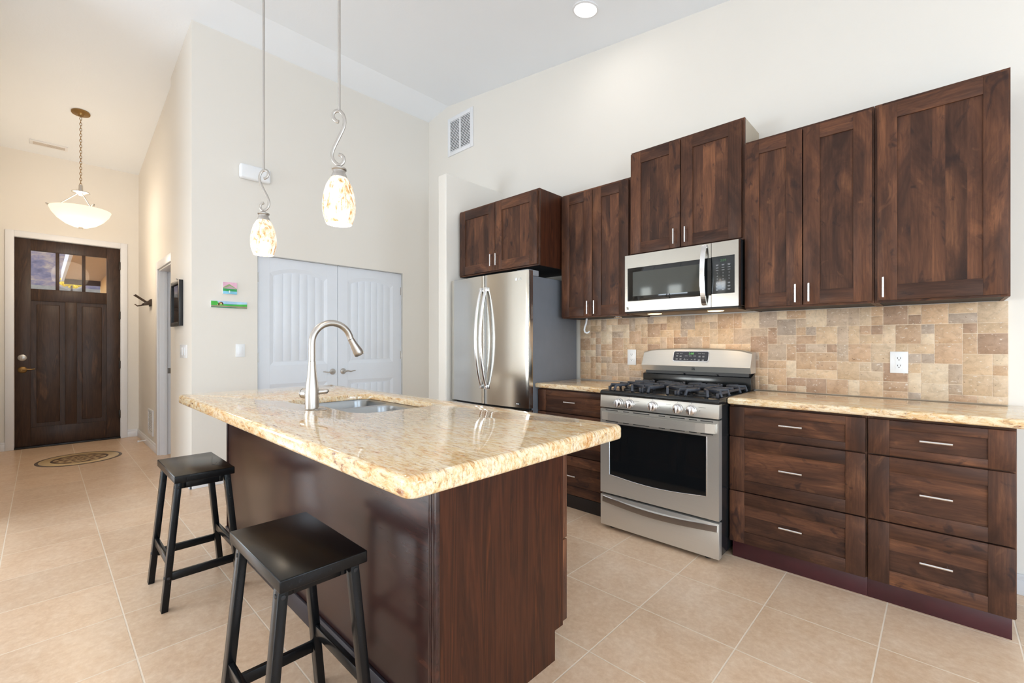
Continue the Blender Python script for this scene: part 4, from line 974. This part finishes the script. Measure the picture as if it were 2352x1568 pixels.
p2 = pendant(-.822, -2.43, 'farther art-glass pendant lamp, hanging in front of a white wall box'); p2.rotation_euler = (0, 0, PI)

# foyer pendant
fx_, fy2 = -4.52, -3.04; zc = ceil_z(fx_)
fp = thing('foyer_pendant', 'glass bowl pendant lamp on a chain in the foyer', 'lamp', (fx_, fy2, 2.43))
b = MB(); sl = Matrix.Rotation(-math.atan(.1507), 4, 'Y'); b.lathe([(.075, -.002), (.075, -.012), (.03, -.022), (.022, -.04), (0, -.042)], (fx_, fy2, zc), 28, M=sl); build('canopy', b, BRONZE, fp)
b = MB(); z = zc-.05; i = 0
while z > 2.90:
    a = 0 if i % 2 else PI/2; pts = []
    for q in range(11): an = 2*PI*q/10; pts.append((fx_+math.cos(a)*.009*math.cos(an), fy2+math.sin(a)*.009*math.cos(an), z-.016+.018*math.sin(an)))
    b.tube(pts, .0026, 5, cap=False); z -= .029; i += 1
build('chain', b, BRONZE, fp)
b = MB(); b.lathe([(0, 2.905), (.016, 2.90), (.018, 2.84), (.024, 2.835), (.072, 2.828), (.074, 2.820), (.03, 2.806), (.014, 2.79), (0, 2.788)], (fx_, fy2, 0), 28); build('hub', b, NICKEL, fp)
for q in range(3):
    a = .35+q*2*PI/3; c, s_ = math.cos(a), math.sin(a); b = MB()
    b.tube([(fx_+c*.02, fy2+s_*.02, 2.815), (fx_+c*.20, fy2+s_*.20, 2.640)], .0045, 8); b.tube([(fx_+c*.17, fy2+s_*.17, 2.628), (fx_+c*.245, fy2+s_*.245, 2.655), (fx_+c*.262, fy2+s_*.262, 2.668)], [.008, .010, .006], 10); build('arm', b, NICKEL, fp)
b = MB(); prof = [(.0, 2.455), (.06, 2.460), (.12, 2.486), (.18, 2.535), (.222, 2.592), (.242, 2.640)]; b.lathe(prof+[(r-.006, z+.004) for r, z in prof[::-1] if r > .01]+[(0, 2.461)], (fx_, fy2, 0), 48); build('glass_bowl', b, BOWL, fp, sharp=70)
b = MB(); b.lathe([(0, 2.436), (.016, 2.440), (.020, 2.450), (.014, 2.458), (0, 2.458)], (fx_, fy2, 0), 20); build('finial', b, NICKEL, fp)
l = lamp('foyer_bulb_light', 'POINT', (0, 0, 0), 7, (1, .90, .78)); l.data.shadow_soft_size = .12; l.parent = fp; l.location = (0, 0, .30)
l = lamp('foyer_glow_light', 'POINT', (0, 0, 0), 16, (1, .83, .62)); l.data.shadow_soft_size = .2; l.parent = fp; l.location = (0, 0, -.22)

# recessed ceiling can
cx_, cy2 = .118, -.518; zc = ceil_z(cx_); sl = Matrix.Rotation(math.atan(.1312), 4, 'Y')
rc = thing('recessed_light', 'round recessed ceiling light above the tall cabinets', 'light', (cx_, cy2, zc-.02))
b = MB(); b.lathe([(.098, -.001), (.098, -.006), (.084, -.010), (.080, -.002)], (cx_, cy2, zc), 36, M=sl); build('trim_ring', b, WHITE, rc)
b = MB(); b.lathe([(0, -.006), (.081, -.005)], (cx_, cy2, zc), 36, M=sl); build('lens', b, LENS, rc)
l = lamp('can_light', 'AREA', (0, 0, 0), 1.2, (1, .96, .9), (0, 0, 0), shape='DISK', size=.14); l.parent = rc; l.location = (0, 0, -.01)
# microwave under-lights
for x in (.56, .98):
    l = lamp('hood_lamp', 'AREA', (0, 0, 0), .6, (1, .74, .45), (0, 0, 0), shape='DISK', size=.07); l.parent = mw; l.location = Vector((x, -.28, 1.433))-mw.location

# ---------------------------------------------------------------- things on walls
# return-air grille high on the right wall
vg = thing('air_return_grille', 'white louvred air grille high on the right wall', 'vent', (-1.93, YW, 3.42))
b = MB(); x0, x1, z0, z1 = -2.149, -1.708, 3.42, 3.86; y = YW-.001; t_ = .045
b.box(x0, x0+t_, y-.012, y, z0, z1, .002); b.box(x1-t_, x1, y-.012, y, z0, z1, .002); b.box(x0+t_, x1-t_, y-.012, y, z0, z0+t_, .002); b.box(x0+t_, x1-t_, y-.012, y, z1-t_, z1, .002); b.box(-1.94, -1.918, y-.012, y, z0+t_, z1-t_, .001); build('frame', b, WHITE, vg)
b = MB(); b.box(x0+.02, x1-.02, y-.001, y, z0+.02, z1-.02); build('backing', b, DKINK, vg)
b = MB(); n = 20
for i in range(n):
    z = z0+t_+(z1-z0-2*t_)*(i+.5)/n
    for xa, xb in ((x0+t_, -1.94), (-1.918, x1-t_)): b.box(xa, xb, y-.010, y-.006, z-.0042, z+.0042, .0006)
build('louvres', b, WHITE, vg)
# low grille on the hall wall
vg = thing('wall_register', 'small white floor-level grille on the hall wall by the door', 'vent', (-4.72, YH, .155))
b = MB(); x0, x1, z0, z1 = -4.89, -4.55, .155, .455; y = YH-.001
b.box(x0, x0+.03, y-.01, y, z0, z1, .002); b.box(x1-.03, x1, y-.01, y, z0, z1, .002); b.box(x0+.03, x1-.03, y-.01, y, z0, z0+.03, .002); b.box(x0+.03, x1-.03, y-.01, y, z1-.03, z1, .002); build('frame', b, WHITE, vg)
b = MB()
for i in range(12): z = z0+.04+.02*i; b.box(x0+.03, x1-.03, y-.008, y-.001, z-.006, z+.006, .001)
build('louvres', b, WHITE, vg)
# ceiling register in the foyer
cxv, cyv = -5.43, -3.265; zc = ceil_z(cxv); sl = Matrix.Translation((cxv, cyv, zc)) @ Matrix.Rotation(-math.atan(.1507), 4, 'Y')
b = MB(); b.box(-.055, .055, -.155, .155, -.010, -.001, .003, M=sl)
vr = build('ceiling_register', b, WHITE); tag(vr, 'narrow white air register in the foyer ceiling', 'vent')
b = MB()
for q in (-.024, -.008, .008, .024): b.box(q-.004, q+.004, -.13, .13, -.0115, -.0095, M=sl)
o_ = build('slats', b, simple('register_slot_tan', sr(190, 178, 164), .6)); o_.parent = vr; o_.location = o_.location-vr.location
# chime box
b = MB(); b.box(XW, XW+.055, -2.100, -1.845, 2.722, 2.850, .018, 4); tag(build('door_chime', b, PLAST), 'white rounded plastic box high on the wall behind the farther pendant', 'door chime')
# canvases
def canvas(y0, y1, z0, z1, bands, label):
    t = thing('canvas_painting', label, 'painting', (XW+.01, (y0+y1)/2, z0)); X = XW+.018
    b = MB(); b.box(XW+.001, X, y0, y1, z0, z1, .001); build('canvas', b, WHITE, t)
    b = MB(); mats = []; n = 24
    for bi, (lo, hi, col) in enumerate(bands):
        b.mi = bi; mats.append(simple('paint_%s_%d' % (t.name, bi), col, .5, mottling=.22)); e = X+.0004+.0002*bi
        for i in range(n):
            s0, s1 = i/n, (i+1)/n; Y = lambda s: y0+(y1-y0)*s; Z = lambda s, f: z0+(z1-z0)*max(0, min(1, f(s)))
            if hi(.5*(s0+s1)) <= lo(.5*(s0+s1)): continue
            b.poly([(e, Y(s0), Z(s0, lo)), (e, Y(s1), Z(s1, lo)), (e, Y(s1), Z(s1, hi)), (e, Y(s0), Z(s0, hi))])
    build('picture', b, mats, t, fixn=False); return t
C_ = lambda v: (lambda s: v)
mt = lambda s: .86-abs(s-.45)*.75 if True else 0
canvas(-2.225, -2.117, 1.668, 1.772, [(C_(0), C_(1), sr(236, 184, 208)), (C_(.35), lambda s: min(.84, .86-abs(s-.45)*.7), sr(150, 172, 120)), (C_(.35), lambda s: .70-abs(s-.5)*.5, sr(190, 166, 172)), (lambda s: .22, C_(.45), sr(44, 160, 84)), (C_(0), C_(.24), sr(132, 198, 226)), (C_(.10), lambda s: .30 if .40 < s < .52 else 0, sr(225, 245, 240))], 'small square canvas of a pink sky over a green hill and water')
canvas(-2.315, -2.036, 1.544, 1.602, [(C_(0), C_(1), sr(170, 206, 236)), (C_(.3), lambda s: .62 if .3 < s < .75 else 0, sr(60, 166, 190)), (C_(.2), lambda s: .55+.3*max(0, s-.55)+(.42 if s < .17 else .0), sr(66, 178, 60)), (C_(.5), lambda s: .86 if .17 < s < .32 else 0, sr(214, 190, 130)), (C_(.7), lambda s: .88 if .22 < s < .33 else 0, sr(120, 72, 60)), (C_(0), C_(.32), sr(150, 140, 116)), (C_(0), lambda s: .12 if s < .7 else .05, sr(48, 124, 96))], 'long narrow canvas of green fields, a house and a blue lake')
# switches
def switch(c, axis, w_, label, n=1):
    t = thing('light_switch', label, 'switch', (c[0], c[1], c[2]-.058), 'white wall switches'); b = MB()
    def bx(b, a0, a1, d0, d1, z0, z1, bev=.001):
        if axis == 'x': b.box(c[0]+d0, c[0]+d1, c[1]+a0, c[1]+a1, z0, z1, bev)
        else: b.box(c[0]+a0, c[0]+a1, c[1]-d0, c[1]-d1, z0, z1, bev)
    bx(b, -w_/2, w_/2, 0, .006, c[2]-.058, c[2]+.058, .002); build('cover_plate', b, PLAST, t)
    for i in range(n):
        o = (i-(n-1)/2)*.09 if n > 1 else 0; b = MB(); bx(b, o-.017, o+.017, .006, .010, c[2]-.034, c[2]+.034); build('rocker', b, PLAST, t)
switch((XW, -2.086, 1.167), 'x', .074, 'white rocker switch between the paintings and the closet door'); switch((-2.835, YH-.02, 1.160), 'y', .27, 'wide white switch on the column side, below the black frame', 2)
# framed picture on the column side
t = thing('framed_picture', 'black framed dark picture on the side of the column', 'picture frame', (-3.06, YH-.02, 1.39)); y = YH-.021; x0, x1, z0, z1 = -3.255, -2.865, 1.39, 1.802
b = MB(); f_ = .035
b.box(x0, x0+f_, y-.03, y, z0, z1, .002); b.box(x1-f_, x1, y-.03, y, z0, z1, .002); b.box(x0+f_, x1-f_, y-.03, y, z0, z0+f_, .002); b.box(x0+f_, x1-f_, y-.03, y, z1-f_, z1, .002); build('frame', b, BLACKP, t)
b = MB(); b.box(x0+f_, x1-f_, y-.018, y-.014, z0+f_, z1-f_); build('glass', b, BGLASS, t)
b = MB(); b.tube([(x0+.20, y-.003, 1.822), (x0+.20, y-.020, 1.826)], .004, 8); tag(build('wall_nail', b, NICKEL), 'small hanger nail above the black picture frame', 'nail')
# wire rack on the hall wall
t = thing('wall_hook_rack', 'small bronze wire rack on the hall wall near the front door', 'rack', (-4.70, YH, 1.67)); y = YH-.001; BR2 = simple('dark_bronze_wire', sr(74, 60, 50), .45, .5)
b = MB(); b.box(-4.80, -4.66, y-.012, y, 1.675, 1.755, .003); b.prism([(-4.80, y-.01, 1.69), (-4.80, y-.07, 1.68), (-4.80, y-.08, 1.70), (-4.80, y-.01, 1.75)], (.14, 0, 0), .003); build('bracket', b, BR2, t)
b = MB()
for q in range(5): x = -4.80+.035*q; b.tube([(x, y-.05, 1.725), (x-.10, y-.13, 1.80), (x-.11, y-.135, 1.805)], .004, 6)
b.tube([(-4.92, y-.135, 1.805), (-4.76, y-.135, 1.805)], .005, 6); b.tube([(-4.80, y-.06, 1.69), (-4.86, y-.11, 1.68), (-4.88, y-.13, 1.70)], .007, 8); build('prong', b, BR2, t)
# door stop
b = MB(); b.tube([(-4.95, YH-.016, .06), (-4.95, YH-.085, .055)], .006, 8); b.tube([(-4.95, YH-.085, .055), (-4.95, YH-.10, .055)], .011, 10); tag(build('door_stop', b, WHITE), 'small white spring door stop on the hall baseboard', 'door stop')

# ---------------------------------------------------------------- outside the front door
b = MB(); b.box(XD-30, XD-.3, -20, 10, -.2, -.1); struct(build('ground_outside', b, simple('driveway_ground', sr(168, 156, 140), .8)), 'pale ground outside the front door')
b = MB(); b.box(XD-7.7, XD-.16, -2.95, -1.0, 2.82, 2.90); tag(build('porch_soffit', b, simple('tan_soffit_boards', sr(196, 166, 130), .7)), 'tan porch ceiling seen through the front door panes', 'soffit')
b = MB(); b.box(XD-7.7, XD-.16, -3.00, -2.951, 2.76, 3.02, .004); tag(build('fascia_board', b, WHITE), 'white fascia board along the porch edge, seen through the panes', 'fascia')
b = MB(); b.box(XD-7.7, XD-.16, -2.30, -2.20, -.1, 2.82); tag(build('porch_wall', b, simple('stucco_gold', sr(226, 184, 128), .8)), 'golden stucco porch wall seen through the right door pane', 'wall')
b = MB(); b.box(XD-7.69, XD-7.58, -2.949, -2.301, 2.70, 2.819); tag(build('porch_beam', b, simple('brown_beam', sr(74, 54, 42), .7)), 'dark beam at the far end of the porch, seen through the panes', 'beam')
b = MB(); b.prism([(XD-14, -14, 1.2), (XD-14, 3, 1.2), (XD-14, 3, 3.1), (XD-14, -2.5, 3.2), (XD-14, -14, 3.32)], (-5, 0, 0)); tag(build('neighbour_roof', b, simple('brown_roof_shingles', sr(176, 160, 142), .9, mottling=.15)), 'low brown roof beyond the driveway, seen through the panes', 'roof')
b = MB(); rnd = random.Random(3)
g = []; NX, NY = 24, 50
for i in range(NX+1):
    row = []
    for j in range(NY+1):
        x = XD-40-i*4.5; y = -60+j*2.6; h = 2+55*(1-math.exp(-i/7))*(.75+.25*math.sin(j*.31+i*.2))+rnd.uniform(-1.1, 1.1)*min(1, i/4); row.append(b.b.verts.new((x, y, h if i else -1)))
    g.append(row)
b._fin([b.b.faces.new((g[i][j], g[i+1][j], g[i+1][j+1], g[i][j+1])) for i in range(NX) for j in range(NY)])
t_ = NT('shrubby_mountainside'); n_ = t_.noise(t_.coords(scale=(1, 1, 2)), .35, 8, .75); t_.l(t_.ramp(n_.outputs[0], [(.34, sr(104, 92, 100)), (.47, sr(150, 128, 132)), (.55, sr(196, 160, 138)), (.66, sr(236, 204, 160))]), t_.b.inputs['Base Color']); t_.set(Roughness=.95)
tag(build('mountainside', b, t_.m), 'purple-grey mountainside seen through the left door pane', 'mountain')
b = MB(); rnd = random.Random(5)
for q in range(70):
    c = Vector((XD-9.5+rnd.uniform(-.5, .5), -2.78+rnd.uniform(-.20, .24), 2.93+rnd.uniform(-.10, .12))); t2 = bmesh.new(); bmesh.ops.create_icosphere(t2, subdivisions=2, radius=rnd.uniform(.025, .055))
    for v in t2.verts: v.co = v.co*(1+rnd.uniform(-.25, .25))+c
    b.merge(t2)
tr = thing('autumn_tree', 'yellow-leaved tree seen through the middle door pane', 'tree', (XD-9.5, -2.76, -.1)); build('foliage', b, simple('yellow_leaves', sr(250, 206, 30), .7, mottling=.25), tr)
b = MB(); b.tube([(XD-9.5, -2.76, -.1), (XD-9.5, -2.76, 2.9)], [.06, .02], 10); build('trunk', b, simple('grey_bark', sr(96, 84, 74), .9), tr)
